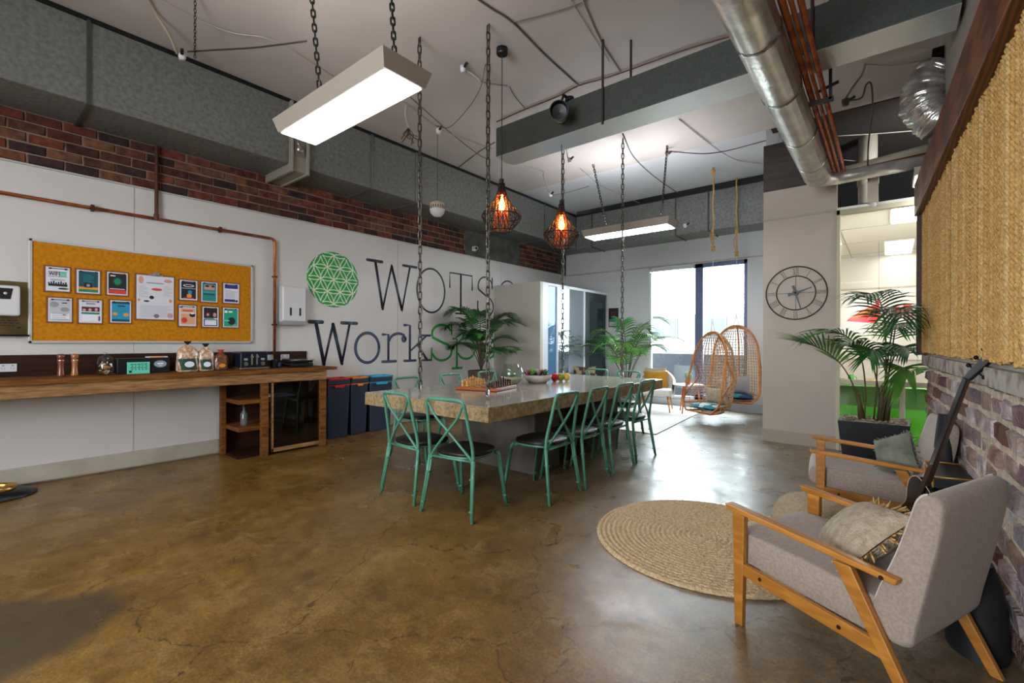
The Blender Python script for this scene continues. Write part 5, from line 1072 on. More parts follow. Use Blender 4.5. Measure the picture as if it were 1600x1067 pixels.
# ---------------------------------------------------------------- lounge corner
def tub_chair(name, label, loc, rz, body, legs, cushion, cmat, clabel, cat='armchair'):
    t = thing(name, label, cat, loc, R(rz)); 
    m = MB(); m.box(-.30, -.26, .30, .30, .30, .42); m.build('seat', body, t, bevel=.03, seg=3)
    m = MB(); prof = lambda u, v: (( .33 + .02 * v) * math.cos(math.pi * (1.08 - 1.16 * u)), -( .33 + .03 * v) * math.sin(math.pi * (1.08 - 1.16 * u)) * 1.0 + .02, .28 + v * (.22 + .26 * math.sin(math.pi * u) ** 1.5))
    m.grid(prof, 24, 6); m.grid(lambda u, v: tuple(Vector(prof(u, v)) * 1 + Vector((-.05 * math.cos(math.pi * (1.08 - 1.16 * u)), .05 * math.sin(math.pi * (1.08 - 1.16 * u)), 0))), 24, 6)
    m.grid(lambda u, v: tuple(Vector(prof(u, 1)) + v * Vector((-.05 * math.cos(math.pi * (1.08 - 1.16 * u)), .05 * math.sin(math.pi * (1.08 - 1.16 * u)), 0)) + Vector((0, 0, .015 * math.sin(math.pi * v)))), 24, 3)
    m.build('shell_back', body, t)
    for sx in (-1, 1):
        for sy in (-1, 1):
            m = MB(); m.tube([(sx * .22, sy * .2, .31), (sx * .27, sy * .25, 0)], [.02, .012], 10); m.build('leg', legs, t)
    return t
def cushion(label, loc, rot, w_, h, mat, th=.14, cat='cushion', fringe=None, name='cushion'):
    t = thing(name, label, cat, loc); t.rotation_euler = rot; m = MB()
    def f(side):
        def g(u, v):
            a, b_ = 2 * u - 1, 2 * v - 1; e = (1 - abs(a) ** 2.2) * (1 - abs(b_) ** 2.2); pin = 1 - .10 * (1 - a * a) * abs(b_) ** 2; pin2 = 1 - .10 * (1 - b_ * b_) * abs(a) ** 2
            return (a * w_ / 2 * pin2, side * (th / 2 * max(0, e) ** .55 + .002), b_ * h / 2 * pin)
        return g
    m.grid(f(1), 18, 18); m.grid(lambda u, v: f(-1)(1 - u, v), 18, 18); o = m.build('cover', mat, t)
    if fringe:
        m = MB(); random.seed(6)
        for k in range(70):
            u = rnd(-1, 1); s = random.choice((-1, 1)); p = Vector((s * w_ / 2 * .97, 0, u * h / 2)) if k % 2 else Vector((u * w_ / 2, 0, s * h / 2 * .97)); d = Vector((p.x, rnd(-.02, .02), p.z)).normalized() * (.05 if w_ > .35 else .022)
            m.tube([p, p + d + Vector((0, rnd(-.02, .02), -.01))], [.005, .003], 5)
        o = m.build('fringe', fringe, t); o['kind'] = 'stuff'
    return t
m_tub = M('cream_shell', '#dad7d2', .6); m_tub2 = M('olive_shell', '#6d7568', .7)
tub_chair('tub_armchair', 'cream tub chair with pale wooden legs in front of the glass doors', (-3.40, 8.50, .012), -165, m_tub, m_oak, None, None, None)
cushion('mustard velvet cushion on the cream tub chair', (-3.45, 8.60, .58), (R(-14), 0, R(-165)), .46, .34, m_mustard)
cushion('cream cushion behind the mustard cushion on the tub chair', (-3.50, 8.71, .63), (R(-10), 0, R(-170)), .42, .36, M('cream_cotton', '#c4b9a3', .9))
tub_chair('tub_armchair', 'olive grey chair beside the booth doors beyond the table', (-4.55, 7.7, .012), -150, m_tub2, m_oak, None, None, None)
cushion('brown and cream patterned cushion on the olive grey chair', (-4.5, 7.72, .66), (R(-10), 0, R(-150)), .44, .36, M('cowhide_cushion', '#8d7a58', .9, col2='#2e2118', ns=6, lo=.45, hi=.52))
t = thing('side_table', 'round white side table with orange wooden legs beside the hanging chair', 'table', (-2.84, 8.62, .012)); c = t.location.copy()
m = MB(c); m.lathe([(0, .50), (.26, .50), (.27, .51), (.27, .525), (0, .525)], (c.x, c.y, 0), 32, smooth=False); m.build('table_top', m_whitep, t)
for a in range(3):
    m = MB(c); m.tube([(c.x + .14 * math.cos(a * 2.1 + .4), c.y + .14 * math.sin(a * 2.1 + .4), .5), (c.x + .25 * math.cos(a * 2.1 + .4), c.y + .25 * math.sin(a * 2.1 + .4), .012)], [.018, .012], 10); m.build('leg', M('orange_wood', '#b5602a', .5), t)
t = thing('potted_cactus', 'small pale green cactus in a terracotta pot on the white side table', 'plant', (-2.84, 8.58, .525)); c = t.location.copy()
m = MB(c); m.lathe([(0, .001), (.045, .001), (.06, .10), (.052, .10), (.045, .09), (0, .09)], c, 18, smooth=False); m.build('terracotta_pot', M('terracotta', '#a8603f', .8), t)
m = MB(c); random.seed(8)
for i in range(26):
    a = rnd(0, 6.28); e = rnd(.2, 1.4); m.tube([c + Vector((0, 0, .09)), c + Vector((.09 * math.cos(a) * math.cos(e), .09 * math.sin(a) * math.cos(e), .11 + .12 * math.sin(e)))], [.01, .016], 6)
m.build('cactus', M('pale_cactus', '#8fa888', .7), t)

# rattan hanging chairs
def egg_chair(label, loc, rz, cush, group):
    t = thing('hanging_rattan_chair', label, 'hanging chair', loc, R(rz), group=group)
    H_ = 1.30
    def hw(v):   # half width at height fraction
        k = 1 - max(0, (v - .66) / .34) ** 2; b_ = 1 - (max(0, .16 - v) / .16) ** 2 * .35
        return (.41 - .09 * v) * max(.0, k) ** .5 * b_ + .002
    def dep(v): return (.56 - .30 * v) * (1 - max(0, (v - .7) / .3) ** 2 * .75) * (1 - (max(0, .14 - v) / .14) ** 2 * .25)
    def fy(v): return .30 * (1 - v) ** 1.2 - .06          # the rim leans back toward the top
    def surf(u, v):
        a = math.pi * u; w_ = hw(v); front = fy(v)
        arm = .20 * math.exp(-((v - .42) / .16) ** 2)     # sides are cut away at the arms
        return Vector((w_ * math.cos(a) * (1 - .05 * math.sin(a)), front - arm - (dep(v) - arm) * math.sin(a) ** .8, .02 + v * H_))
    rim = [Vector((hw(v) * s, fy(v), .02 + v * H_)) for s, v in [(-1, .5 - .5 * math.cos(math.pi * i / 26)) for i in range(27)] + [(1, .5 + .5 * math.cos(math.pi * i / 26)) for i in range(1, 27)]]
    m = MB(); m.tube(rim, .016, 8, closed=True); m.build('front_hoop', m_rattan, t)
    for s in (0, 1):
        m = MB(); m.tube([surf(s, .06 + .88 * i / 20) for i in range(21)], .015, 8); m.build('arm_rail', m_rattan, t)
    m = MB(); m.tube([surf(i / 20, 0) for i in range(21)], .014, 8); m.tube([surf(i / 20, .09) for i in range(21)], .012, 8); m.tube([surf(.5, i / 20) for i in range(21)], .013, 8)
    m.build('back_rails', m_rattan, t)
    m = MB()
    for i in range(1, 20): u = i / 20; m.tube([surf(u, v / 22) for v in range(23)], .0062, 4, caps=False)
    for j in range(1, 27): v = j / 27; m.tube([surf(u / 18, v) for u in range(19)], .0062, 4, caps=False)
    for i in range(1, 9): x = -.3 + i * .067; m.tube([(x, fy(0), .03), (x * .9, -.10, .02), (x * .8, fy(0) - dep(0) * (1 - (x / .36) ** 2) ** .5, .03)], .005, 4)
    m.build('rattan_weave', m_rattan_w, t)
    m = MB(); 
    m.grid(lambda u, v: ((2 * u - 1) * .27 * (1 - .12 * abs(2 * v - 1) ** 3), fy(0) - .03 - v * .42, .10 + .05 * ((1 - abs(2 * u - 1) ** 3) * (1 - abs(2 * v - 1) ** 3)) ** .5), 14, 14)
    m.grid(lambda u, v: ((2 * u - 1) * .27 * (1 - .12 * abs(2 * v - 1) ** 3), fy(0) - .03 - v * .42, .07), 14, 14)
    m.build('seat_cushion', cush, t)
    top = Vector((0, fy(1), .02 + H_)); m = MB()
    for s in (-1, 1): m.tube([(s * .05, fy(.98), H_), top + Vector((0, 0, .16))], .004, 5)
    m.build('suspension_cord', m_rope2, t)
    return t, top
pat = M('teal_pattern_fabric', '#b8c4c2', .9, col2='#1f6f78', ns=9, lo=.52, hi=.55, kind='voronoi')
pat2 = M('teal_navy_fabric', '#1d8a8a', .9, col2='#23305a', ns=7, lo=.4, hi=.45, kind='voronoi')
Gh = 'rattan hanging chairs by the glass doors'
h1, top1 = egg_chair('rattan hanging chair nearer the viewer, in front of the white side table', (-2.26, 7.90, .15), 150, pat, Gh)
h2, top2 = egg_chair('rattan hanging chair further back, nearest the glass doors', (-2.04, 8.62, .27), 185, pat2, Gh)
def world(tt, v): return Matrix.Translation(tt.location) @ Matrix.Rotation(tt.rotation_euler.z, 4, 'Z') @ v
def hang_rope(label, p, ztop, knots):
    t = thing('hanging_rope', label, 'rope', (p.x, p.y, ztop)); m = MB(t.location)
    pts = [Vector((p.x + .008 * math.sin(i * 1.3), p.y, p.z + (ztop - p.z) * i / 24)) for i in range(25)]
    m.tube([q for q in pts if q.z > ztop - 1.35], .013, 8); m.build('rope', m_rope, t)
    m = MB(t.location); zk = ztop - 1.35; m.tube([Vector((p.x, p.y, z_)) for z_ in (zk, p.z)], .004, 5); m.build('thin_line', m_framew, t)
    for k in knots:
        m = MB(t.location)
        for j in range(3): m.tube([(p.x + .028 * math.cos(a * .628 + j), p.y + .02 * math.sin(a * .628), ztop - k - j * .03 + .01 * math.sin(a * .628 + j)) for a in range(10)], .010, 6, closed=True)
        m.build('knot', m_rope, t)
    m = MB(t.location)
    m.tube([(p.x, p.y, ztop - knots[-1]), (p.x - .035, p.y, ztop - knots[-1] + .10), (p.x - .05, p.y, ztop - knots[-1] + .22), (p.x - .02, p.y, ztop - knots[-1] + .28)], .007, 6); m.build('rope_tail', m_rope, t)
a = world(h1, top1 + Vector((0, 0, .16))); hang_rope('jute rope with knots holding the nearer hanging chair', a, 4.16, [.05, 1.1, 1.3])
a = world(h2, top2 + Vector((0, 0, .16))); hang_rope('jute rope holding the further hanging chair', a, 4.16, [.9, 1.3])
cushion('cream textured cushion in the nearer hanging chair', (-2.22, 8.02, .42), (R(-18), 0, R(155)), .36, .30, m_cream, .10, fringe=m_rope2)
cushion('cream textured cushion at the back of the nearer hanging chair', (-2.08, 7.98, .40), (R(-18), R(10), R(120)), .32, .28, m_cream, .09)
cushion('white ribbed cushion in the further hanging chair', (-2.03, 8.78, .56), (R(-14), 0, R(185)), .36, .34, M('ribbed_white', '#b9b4b6', .9, bump=.8, bs=120), .12)
t = thing('framed_picture', 'small dark framed poster on the wall beside the dark door', 'picture', (-4.84, WY, 1.9)); m = MB(t.location); m.box(-4.855, WY - .02, 1.63, -4.62, WY, 2.05); m.build('frame', m_black, t, bevel=.003)
m = MB(t.location); m.cm = 0; m.box(-4.845, WY - .022, 1.64, -4.63, WY - .0201, 2.04); m.cm = 1; m.box(-4.84, WY - .023, 1.76, -4.64, WY - .0222, 1.81); m.cm = 2; m.box(-4.80, WY - .0235, 1.84, -4.68, WY - .0225, 1.98); m.cm = 3; m.box(-4.84, WY - .023, 1.65, -4.64, WY - .0222, 1.75); m.build('poster', [kb, kt, km, M('print_palegrey', '#9aa39e', .6)], t)

# ---------------------------------------------------------------- clock
t = thing('wall_clock', 'large open wire clock with Roman numerals on the taupe wall', 'clock', (-.915, 6.84, 1.93)); c = Vector((-.915, 6.815, 1.925)); Ro, Ri = .335, .215
ring = lambda r, n=64: [(c.x + r * math.cos(i * 2 * math.pi / n), c.y, c.z + r * math.sin(i * 2 * math.pi / n)) for i in range(n)]
m_clk = M('bronze_wire', '#2c201a', .45, .6)
m = MB(c); m.tube(ring(Ro), .008, 8, closed=True); m.build('outer_ring', m_clk, t)
m = MB(c); m.tube(ring(Ri), .007, 8, closed=True); m.build('inner_ring', m_clk, t)
m = MB(c)
for a in range(4): th = a * math.pi / 2; m.tube([c + Vector((.03 * math.cos(th), 0, .03 * math.sin(th))), c + Vector((Ri * math.cos(th), 0, Ri * math.sin(th)))], .003, 6)
for k in range(4): th = k * math.pi / 2 + .785; q = c + Vector((Ro * math.cos(th), 0, Ro * math.sin(th))); m.tube([q, q + Vector((0, .024, 0))], .004, 6)
m.build('spokes', M('grey_wire', '#6b625a', .5, .5), t)
rom = {1: 'I', 2: 'II', 3: 'III', 4: 'IIII', 5: 'V', 6: 'VI', 7: 'VII', 8: 'VIII', 9: 'IX', 10: 'X', 11: 'XI', 12: 'XII'}
wid = {'I': .016, 'V': .034, 'X': .034}
for hnum, sgs in rom.items():
    th = math.pi / 2 - hnum * math.pi / 6; ra = Vector((math.cos(th), 0, math.sin(th))); ta = Vector((math.sin(th), 0, -math.cos(th))); tot = sum(wid[s] for s in sgs); x = -tot / 2; m = MB(c); ri, ro = Ri + .012, Ro - .012
    P_ = lambda a, r: c + ra * r + ta * a
    for s in sgs:
        w_ = wid[s]; xc = x + w_ / 2
        if s == 'I': m.tube([P_(xc, ri), P_(xc, ro)], .0028, 5)
        elif s == 'V': m.tube([P_(xc, ri), P_(xc - .012, ro)], .0028, 5); m.tube([P_(xc, ri), P_(xc + .012, ro)], .002, 5)
        else: m.tube([P_(xc - .012, ri), P_(xc + .012, ro)], .002, 5); m.tube([P_(xc + .012, ri), P_(xc - .012, ro)], .0028, 5)
        x += w_
    m.build('numeral', M('grey_wire', '#6b625a', .5, .5), t)
m = MB(c); m.lathe([(0, -.012), (.036, -.012), (.036, .02), (0, .02)], c + Vector((0, -.004, 0)), 20, axis=(0, -1, 0), smooth=False); m.build('hub', m_black, t)
def hand(ang, L_, w_, tail):
    d = Vector((math.sin(R(ang)), 0, math.cos(R(ang)))); m = MB(c); y_ = Vector((0, -.028, 0)); m.bar(c + y_ - d * tail, c + y_, w_ * 1.8, .003, up=(0, 1, 0), w1=w_); m.bar(c + y_, c + y_ + d * L_, w_, .003, up=(0, 1, 0), w1=w_ * .5); m.build('hand', m_black, t)
hand(71, .185, .022, .085); hand(164, .215, .018, .095)

# ---------------------------------------------------------------- rope wall hanging
t = thing('rope_wall_hanging', 'wall hanging of close set jute ropes above the worn brick wall', 'wall hanging', RW(0, 0, 1.2))
random.seed(77); Lr = 1.31; protos = []
for k in range(4):
    m = MB(); ns = 130; off = rnd(0, 6); r0 = .0078 + .0012 * (k % 3)
    for s in range(2):
        m.tube([(r0 * .62 * math.cos(off + s * math.pi + i * 1.25), r0 * .62 * math.sin(off + s * math.pi + i * 1.25), -Lr * i / ns + (.0)) for i in range(ns + 1)], r0 * .85, 5)
    o = m.build('rope', [m_rope, m_rope2][k % 2], t); protos.append(o)
n_r = 100; first = True
used = set()
for i in range(n_r):
    al = .045 + i * .0352 if i < 96 else .045 + i * .0352
    o = protos[i % 4] if i < 4 else protos[random.randrange(4)].copy()
    if i >= 4: COL.objects.link(o); o.parent = t
    p = RW(al + rnd(-.003, .003), .03 + rnd(0, .016), 2.515 - rnd(0, .0)) - t.location; o.location = p; o.rotation_euler = (0, 0, rnd(0, 6)); o.scale = (1, 1, rnd(.985, 1.0))
m = MB(t.location); m.T = TR; m.box(.03, .006, 1.25, 3.7, .012, 2.515); m.build('jute_backing', M('jute_backing', '#8f7146', .95, col2='#6f5430', ns=90, stretch=(6, 6, .3), bump=.5, bs=200), t)
m = MB(t.location)
for i in range(99):
    for s in (0,):
        al = .045 + (i + .5) * .0352; q = RW(al, .025, 1.22); m.tube([RW(al - .0176, .03, 1.245), q, RW(al + .0176, .03, 1.245)], .008, 5)
m.build('knotted_hem', m_rope2, t)

# ---------------------------------------------------------------- rug and pouf
t0_ = MB((-.92, 3.18, 0)); c = Vector((-.92, 3.18, 0)); nr = 22; RR = .715; prof = [(0.0, .012)]
for k in range(nr):
    a = RR * k / nr; b_ = RR * (k + 1) / nr; prof += [(a + (b_ - a) * .12, .010), (a + (b_ - a) * .35, .019), (a + (b_ - a) * .65, .019), (a + (b_ - a) * .88, .010)]
prof += [(RR + .004, .006), (RR + .002, .0)]
n = 180; vs = []; kk = len(prof)
for i in range(n):
    a = 2 * math.pi * i / n
    for j, (r_, z_) in enumerate(prof):
        wv_ = math.sin(a * max(8, int(r_ * 150)) + (j // 4) * 1.7) if r_ > .02 else 0
        vs.append(c + Vector((r_ * math.cos(a) * (1 + .003 * wv_), r_ * math.sin(a) * (1 + .003 * wv_), max(.001, z_ + .0022 * wv_ * (z_ > .015)))))
t0_.add(vs, [(i * kk + j, ((i + 1) % n) * kk + j, ((i + 1) % n) * kk + j + 1, i * kk + j + 1) for i in range(n) for j in range(kk - 1)], True)
tag(t0_.build('braided_rug', m_rug), 'round braided jute rug on the concrete floor in front of the armchairs', 'rug')
t = thing('knitted_pouf', 'round knitted cream pouf between the two armchairs', 'pouf', (-.33, 3.38, .022)); c = t.location.copy()
def pf(u, v):
    a = 2 * math.pi * u; e = math.pi * (v - .5); rr_ = .245 * math.cos(e) ** .55; ww = 1 + .030 * math.sin(a * 24 + 3.1 * math.sin(v * 44)) * math.cos(e) ** .4
    return c + Vector((rr_ * math.cos(a) * ww, rr_ * math.sin(a) * ww, .165 + .165 * math.sin(e) * (1 + .02 * math.sin(v * 70))))
m = MB(c); m.grid(pf, 144, 44, cu=True); m.build('knitted_cover', M('knitted_cotton', '#b5a488', .95, col2='#a08e72', ns=60, bump=.8, bs=160), t)

# ---------------------------------------------------------------- armchairs
def armchair(label, loc, rz, group):
    t = thing('wooden_armchair', label, 'armchair', loc, R(rz), group=group)
    for s in (-1, 1):
        x = s * .292
        m = MB(); m.hexa([(x - .014, .285, 0), (x + .014, .285, 0), (x + .014, .325, 0), (x - .014, .325, 0)], [(x - .016, .275, .515), (x + .016, .275, .515), (x + .016, .335, .515), (x - .016, .335, .515)]); m.build('front_leg', m_oak, t, bevel=.005)
        m = MB(); m.hexa([(x - .014, -.40, 0), (x + .014, -.40, 0), (x + .014, -.36, 0), (x - .014, -.36, 0)], [(x - .016, -.16, .47), (x + .016, -.16, .47), (x + .016, -.095, .47), (x - .016, -.095, .47)]); m.build('rear_leg', m_oak, t, bevel=.005)
        m = MB(); m.hexa([(x - .017, -.30, .462), (x + .017, -.30, .462), (x + .025, .36, .518), (x - .025, .36, .518)], [(x - .02, -.31, .487), (x + .02, -.31, .487), (x + .028, .37, .545), (x - .028, .37, .545)]); m.build('armrest', m_oak, t, bevel=.007, seg=3)
        m = MB(); m.hexa([(x - .012, -.27, .182), (x + .012, -.27, .182), (x + .012, .285, .235), (x - .012, .285, .235)], [(x - .012, -.24, .24), (x + .012, -.24, .24), (x + .012, .285, .29), (x - .012, .285, .29)]); m.build('side_rail', m_oak, t, bevel=.004)
        m = MB()
        for (y, z, xo) in ((.20, .255, .012), (-.12, .222, .012), (-.26, .475, .02)): m.cyl((x, y, z), (x + s * (xo + .002), y, z), .008, n=10)
        m.build('screw_caps', m_wood_d, t)
    m = MB(); m.box(-.28, .275, .235, .28, .30, .285); m.build('front_rail', m_oak, t, bevel=.004)
    def cushion_block(path, hw_, n=14):
        """rounded slab: closed side profile swept across the width with softened ends"""
        m = MB(); k = len(path); cxs = sum(p[0] for p in path) / k; czs = sum(p[1] for p in path) / k; xs = [(-1, .90), (-.985, .955), (-.95, .99), (-.9, 1), (-.5, 1.004), (0, 1.006), (.5, 1.004), (.9, 1), (.95, .99), (.985, .955), (1, .90)]
        vs = [(sx * hw_, cxs + (p[0] - cxs) * sc, czs + (p[1] - czs) * sc) for sx, sc in xs for p in path]
        fs = [(i * k + j, i * k + (j + 1) % k, (i + 1) * k + (j + 1) % k, (i + 1) * k + j) for i in range(len(xs) - 1) for j in range(k)] + [tuple(range(k - 1, -1, -1)), tuple((len(xs) - 1) * k + j for j in range(k))]
        m.add(vs, fs, True); return m
    seat = smooth_path([(a, b_, 0) for a, b_ in ((-.27, .235), (-.05, .250), (.2, .272), (.33, .290), (.375, .325), (.372, .385), (.33, .418), (.1, .412), (-.15, .388), (-.27, .372))], 3)
    cushion_block([(p.x, p.y) for p in seat], .270).build('seat_cushion', m_fabric, t)
    bk = smooth_path([(a, b_, 0) for a, b_ in ((-.20, .30), (-.235, .42), (-.285, .56), (-.325, .70), (-.345, .768), (-.372, .792), (-.402, .784), (-.415, .755), (-.408, .66), (-.375, .48), (-.345, .33), (-.325, .25), (-.25, .24), (-.21, .26))], 3)
    cushion_block([(p.x, p.y) for p in bk], .275).build('back_cushion', m_fabric, t)
    for s in (-1, 1):
        m = MB(); m.tube([(s * .262, p.x, p.y) for p in bk[1:16]], .004, 6); m.build('piping', m_fabric_l, t)
    return t
Ga = 'linen armchairs with honey oak frames'
armchair('linen armchair with honey oak frame in the right foreground, back to the viewer', (-.131, 2.468, 0), 66.4, Ga)
armchair('linen armchair with honey oak frame further back, beside the black planter', (-.09, 4.22, 0), 95.3, Ga)
def cush_in(pos, rot, loc, rz):
    Q = Matrix.Translation(loc) @ Matrix.Rotation(R(rz), 4, 'Z') @ Matrix.Translation(pos) @ rot; return Q
def cushion_at(label, Q, w_, h, mat, th, fringe):
    t = cushion(label, (0, 0, 0), (0, 0, 0), w_, h, mat, th, fringe=fringe); t.location = Q.to_translation(); t.rotation_euler = Q.to_euler(); return t
cushion_at('cream fringed cushion on the foreground armchair', cush_in((.0, -.05, .50), Matrix.Rotation(R(35), 4, 'Z') @ Matrix.Rotation(R(48), 4, 'X') @ Matrix.Rotation(R(15), 4, 'Y'), (-.131, 2.468, 0), 66.4), .40, .32, m_cream, .17, m_rope2)
cushion_at('sage green cushion with tassels on the armchair further back', cush_in((-.02, -.13, .52), Matrix.Rotation(R(42), 4, 'Z') @ Matrix.Rotation(R(18), 4, 'X') @ Matrix.Rotation(R(28), 4, 'Y'), (-.09, 4.22, 0), 95.3), .27, .27, m_sage, .17, M('sage_tassel', '#6a6c5b', .95))

# ---------------------------------------------------------------- guitar, amplifier and bags against the brick wall
hd_, nut, jt = Vector((.395, 3.13, 1.275)), Vector((.305, 3.24, 1.123)), Vector((.185, 3.44, .60)); ax = (jt - nut).normalized()
t = thing('acoustic_guitar', 'black guitar leaning against the worn brick wall behind the foreground armchair', 'guitar', jt + ax * .5); g0 = t.location.copy()
side = ax.cross(Vector((.93, .36, 0))).normalized(); nrm = side.cross(ax).normalized()
if nrm.x > 0: nrm = -nrm; side = -side
G_ = lambda a, s_, n_: nut + ax * (a - .20) + side * s_ + nrm * n_
ax2 = (nut - hd_).normalized(); H_g = lambda a, s_, n_: hd_ + ax2 * a + side * s_ + nrm * n_
m = MB(g0); m.hexa([H_g(0, -.034, -.016), H_g(0, .034, -.016), H_g(0, .034, 0), H_g(0, -.034, 0)], [H_g(.208, -.022, -.014), H_g(.208, .022, -.014), H_g(.208, .022, .002), H_g(.208, -.022, .002)]); m.build('headstock', m_black, t, bevel=.003)
for k in range(3):
    for s in (-1, 1):
        m = MB(g0); p = H_g(.045 + k * .055, s * .03, -.01); m.cyl(p, p + side * s * .028, .004, n=8); m.sphere(p + side * s * .036, .011, 10); m.build('tuning_peg', m_blackm, t)
Ln = (jt - nut).length + .20
m = MB(g0); m.hexa([G_(.20, -.010, -.016), G_(.20, .010, -.016), G_(.20, .016, .003), G_(.20, -.016, .003)], [G_(Ln + .12, -.012, -.020), G_(Ln + .12, .012, -.020), G_(Ln + .12, .020, .006), G_(Ln + .12, -.020, .006)]); m.build('neck', M('rosewood', '#3a2420', .35, coat=.3), t, bevel=.004)
m = MB(g0); m.hexa([G_(.2, -.016, .003), G_(.2, .016, .003), G_(.2, .014, .008), G_(.2, -.014, .008)], [G_(Ln + .20, -.020, .006), G_(Ln + .20, .020, .006), G_(Ln + .20, .018, .012), G_(Ln + .20, -.018, .012)]); m.build('fretboard', M('fretboard_dark', '#2a201d', .22, 0, coat=.5), t)
bod = [(.0, .0), (.01, .08), (.06, .135), (.13, .135), (.20, .105), (.26, .125), (.34, .175), (.42, .165), (.475, .09), (.485, 0)]; out_ = [(a, b_) for a, b_ in bod] + [(a, -b_) for a, b_ in reversed(bod[1:-1])]
sm_ = smooth_path([(a, b_, 0) for a, b_ in out_ + [out_[0]]], 4)
poly = [(p.x + .10, p.y * .95) for p in sm_[:-1]]; k = len(poly)
m = MB(g0); vs = [G_(Ln + a, b_, .004) for a, b_ in poly] + [G_(Ln + a, b_, -.095) for a, b_ in poly]; m.add(vs, [tuple(range(k)), tuple(range(2 * k - 1, k - 1, -1))] + [(i, (i + 1) % k, k + (i + 1) % k, k + i) for i in range(k)]); m.build('guitar_body', M('gloss_black', '#0a0a0c', .12, coat=.5), t)
m = MB(g0); m.tube([G_(Ln + a, b_, .005) for a, b_ in poly], .0022, 6, closed=True); m.tube([G_(Ln + a, b_, -.095) for a, b_ in poly], .0022, 6, closed=True); m.build('binding', M('pearl_binding', '#b9a98c', .3), t)
m = MB(g0); m.hexa([G_(Ln + .33, -.07, .005), G_(Ln + .33, .07, .005), G_(Ln + .35, .07, .005), G_(Ln + .35, -.07, .005)], [G_(Ln + .33, -.07, .013), G_(Ln + .33, .07, .013), G_(Ln + .35, .07, .013), G_(Ln + .35, -.07, .013)]); m.build('bridge', m_wood_d, t)
t = thing('guitar_amplifier', 'black amplifier box with gold piping behind the guitar', 'amplifier', RW(2.25, .16, 0))
m = MB(t.location); m.T = TR; m.box(2.02, .03, 0, 2.42, .19, .56); m.build('cabinet_box', m_black, t, bevel=.008)
m = MB(t.location); m.T = TR
for a, b_ in (((2.02, .195, .555), (2.42, .195, .555)), ((2.42, .195, .555), (2.42, .03, .565)), ((2.02, .195, .555), (2.02, .195, .01)), ((2.42, .195, .555), (2.42, .195, .01)), ((2.02, .195, .565), (2.02, .03, .565)), ((2.425, .03, .56), (2.425, .03, .01))): m.tube([a, b_], .005, 6)
m.build('gold_piping', m_gold, t)
m = MB(t.location); m.T = TR; m.box(2.42, .05, .04, 2.422, .17, .50); m.build('speaker_grille', M('grille_cloth', '#15161a', .9, bump=.5, bs=300), t)
def soft_bag(name, label, cat, al, w_, d_, h, mat, strap=True):
    t = thing(name, label, cat, RW(al, d_ / 2 + .02, 0)); m = MB(t.location); m.T = TR
    m.grid(lambda u, v: (al + w_ / 2 * math.cos(2 * math.pi * u) * (1 - .55 * v ** 3) * (.9 + .1 * math.sin(3 + 5 * v)), .02 + d_ / 2 + d_ / 2 * math.sin(2 * math.pi * u) * (1 - .5 * v ** 3), h * (v if v < 1 else 1)), 24, 14, cu=True)
    m.add([(al + w_ / 2 * .45 * math.cos(i * .2618) * .8, .02 + d_ / 2 + d_ / 2 * .5 * math.sin(i * .2618), h) for i in range(24)], [tuple(range(24))]); m.build('bag_body', mat, t)
    if not strap: return t
    m = MB(t.location); m.T = TR; m.tube(smooth_path([(al - .03, .02 + d_ * .8, h * .95), (al - .02, .03 + d_, h * .99), (al, .035 + d_, h * .9), (al + .02, .03 + d_, h * .7)], 5), .008, 6); m.build('handle', m_black, t); return t
soft_bag('gig_bag', 'tall black soft case leaning on the brick wall behind the amplifier', 'case', 1.85, .22, .13, .84, M('black_nylon', '#121216', .7), False)
soft_bag('black_bag', 'black bag standing on the floor between the foreground armchair and the brick wall', 'bag', 3.10, .34, .20, .36, M('black_nylon', '#121216', .7))

# ---------------------------------------------------------------- the room beyond the partition
t = thing('office_desk', 'white desk running behind the glass partition', 'desk', (.2, 8.2, 0)); m = MB(t.location); m.box(-.75, 7.95, .70, 1.2, 8.55, .735); m.build('desk_top', m_whitep, t, bevel=.004)
for x in (-.7, 1.12):
    m = MB(t.location); m.box(x, 8.0, 0, x + .05, 8.5, .70); m.build('leg_panel', m_whitep, t)
m = MB(t.location); m.box(-.7, 8.45, .1, 1.15, 8.48, .70); m.build('modesty_panel', M('grey_panel', '#6f7269', .6), t)
for x, y, w_, d_, h, mt, lab, nm, ca in ((-.52, 8.1, .10, .08, .05, kn, 'small dark blue cup on the desk beyond the partition', 'mug', 'cup'), (-.41, 8.15, .07, .07, .11, m_grn, 'green cup on the desk beyond the partition', 'mug', 'cup')):
    t = thing(nm, lab, ca, (x, y, .735)); m = MB(t.location); m.lathe([(0, 0), (w_ * .4, 0), (w_ * .5, h), (w_ * .42, h), (w_ * .36, .01), (0, .01)], t.location, 18); m.build('cup', mt, t); m = MB(t.location); m.tube(arc((x + w_ * .48, y, .735 + h * .5), h * .3, -1.4, 1.4, 8), .005, 6); m.build('handle', mt, t)
t = thing('desk_tray', 'brown and cream tray on the desk beyond the partition', 'tray', (-.2, 8.1, .735)); m = MB(t.location); m.box(-.34, 8.0, .736, -.08, 8.2, .75); m.hexa([(-.28, 8.03, .75), (-.12, 8.03, .75), (-.12, 8.17, .75), (-.28, 8.17, .75)], [(-.25, 8.05, .80), (-.15, 8.05, .80), (-.15, 8.15, .80), (-.25, 8.15, .80)]); m.build('tray', M('kraft', '#a58258', .7), t, bevel=.004)
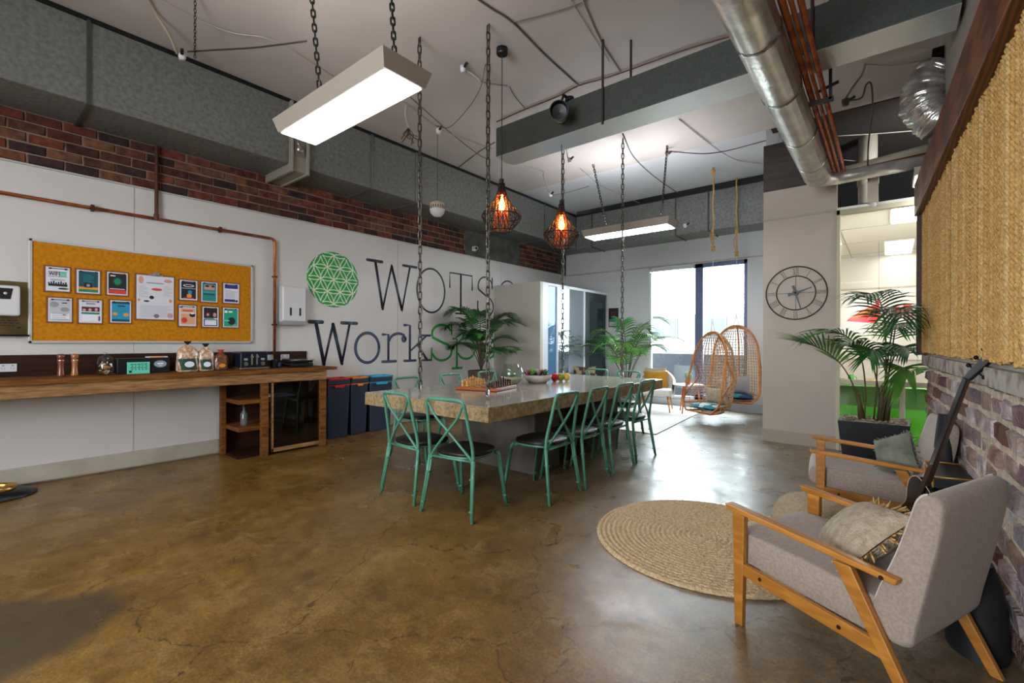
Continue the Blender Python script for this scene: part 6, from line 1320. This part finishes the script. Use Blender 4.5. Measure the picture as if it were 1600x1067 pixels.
t = thing('laptop', 'closed dark grey laptop lying on the desk beyond the partition', 'laptop', (.15, 8.1, .735)); m = MB(t.location); m.box(-.02, 7.98, .737, .42, 8.28, .752); m.build('base', m_grey, t, bevel=.004); m = MB(t.location); m.box(-.02, 7.98, .754, .42, 8.28, .766); m.build('lid', M('dark_grey', '#4b4745', .4), t, bevel=.004)
t = thing('whiteboard', 'white board with a grey frame on the wall of the room beyond', 'whiteboard', (.1, 11, 1.6)); m = MB(t.location); m.box(-.85, 10.975, 1.0, .55, 10.995, 2.3); m.build('board', M('white_gloss', '#d2d0cc', .6, spec=.2), t); m = MB(t.location)
for q in ((-.87, 1.0, -.84, 2.3), (.55, 1.0, .58, 2.3), (-.87, 2.3, .58, 2.33), (-.87, .97, .58, 1.0)): m.box(q[0], 10.965, q[1], q[2], 10.995, q[3])
m.build('frame', m_skirt, t)
t = thing('paper_kite', 'bright red and orange paper shape hanging in the room beyond the partition', 'decoration', (-.25, 9.5, 1.8))
m = MB(t.location); m.cm = 0; m.prism([(-.55, 1.66), (-.34, 1.83), (-.16, 1.92), (-.12, 2.08), (-.10, 1.70), (-.18, 1.62), (-.38, 1.64)], 1, 9.49, 9.51); m.build('red_sheet', m_red, t); m = MB(t.location); m.prism([(-.5, 1.68), (-.34, 1.80), (-.18, 1.88), (-.22, 1.79), (-.38, 1.72)], 1, 9.48, 9.489); m.build('orange_sheet', m_orange, t)
m = MB(t.location); m.tube([(-.12, 9.5, 2.05), (-.12, 9.5, 2.92)], .002, 5); m.build('string', m_cab, t)
for k, (x, z) in enumerate(((.10, 1.9), (.2, 1.84), (.26, 1.93), (.33, 1.8))):
    t = MB((x, 10.97, z)); t.box(x - .05, 10.955, z - .05, x + .06, 10.965, z + .06); o = t.build('sticky_note', kpk if k % 2 else kr); tag(o, ['red note lowest of the left pair', 'pink note between two red notes', 'red note highest of the four', 'pink note furthest right'][k] + ' on the far whiteboard', 'note', 'notes on the far whiteboard')
# ---------------------------------------------------------------- outside the glass doors
o = MB(); o.box(-14, 9.62, -.3, 8, 60, -.12); struct(o.build('balcony_floor', M('terrace_concrete', '#8f8f8d', .8)))
o = MB(); o.box(-7.5, 11.2, -.12, .5, 11.32, 1.02); struct(o.build('balcony_parapet', M('parapet_grey', '#2d323a', .6)))
o = MB(); o.box(-7.5, 11.17, 1.15, .5, 11.23, 1.20); [o.box(x, 11.18, 1.02, x + .03, 11.22, 1.16) for x in (-6, -4.5, -3, -1.5, 0)]; tag(o.build('balcony_rail', m_alu), 'thin metal handrail above the grey balcony parapet outside', 'railing')
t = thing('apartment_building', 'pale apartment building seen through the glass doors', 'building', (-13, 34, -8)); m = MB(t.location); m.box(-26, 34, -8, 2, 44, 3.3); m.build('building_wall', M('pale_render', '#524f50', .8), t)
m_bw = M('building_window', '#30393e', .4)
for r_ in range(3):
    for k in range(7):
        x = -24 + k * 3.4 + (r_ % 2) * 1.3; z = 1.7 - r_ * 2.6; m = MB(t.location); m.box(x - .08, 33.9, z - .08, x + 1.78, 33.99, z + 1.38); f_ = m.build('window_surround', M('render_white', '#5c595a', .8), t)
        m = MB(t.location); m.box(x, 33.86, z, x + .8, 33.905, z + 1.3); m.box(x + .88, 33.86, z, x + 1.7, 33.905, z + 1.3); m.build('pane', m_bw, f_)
for k, (px_, y) in enumerate(((-6.3, 12.3), (-5.2, 12.6))): pass
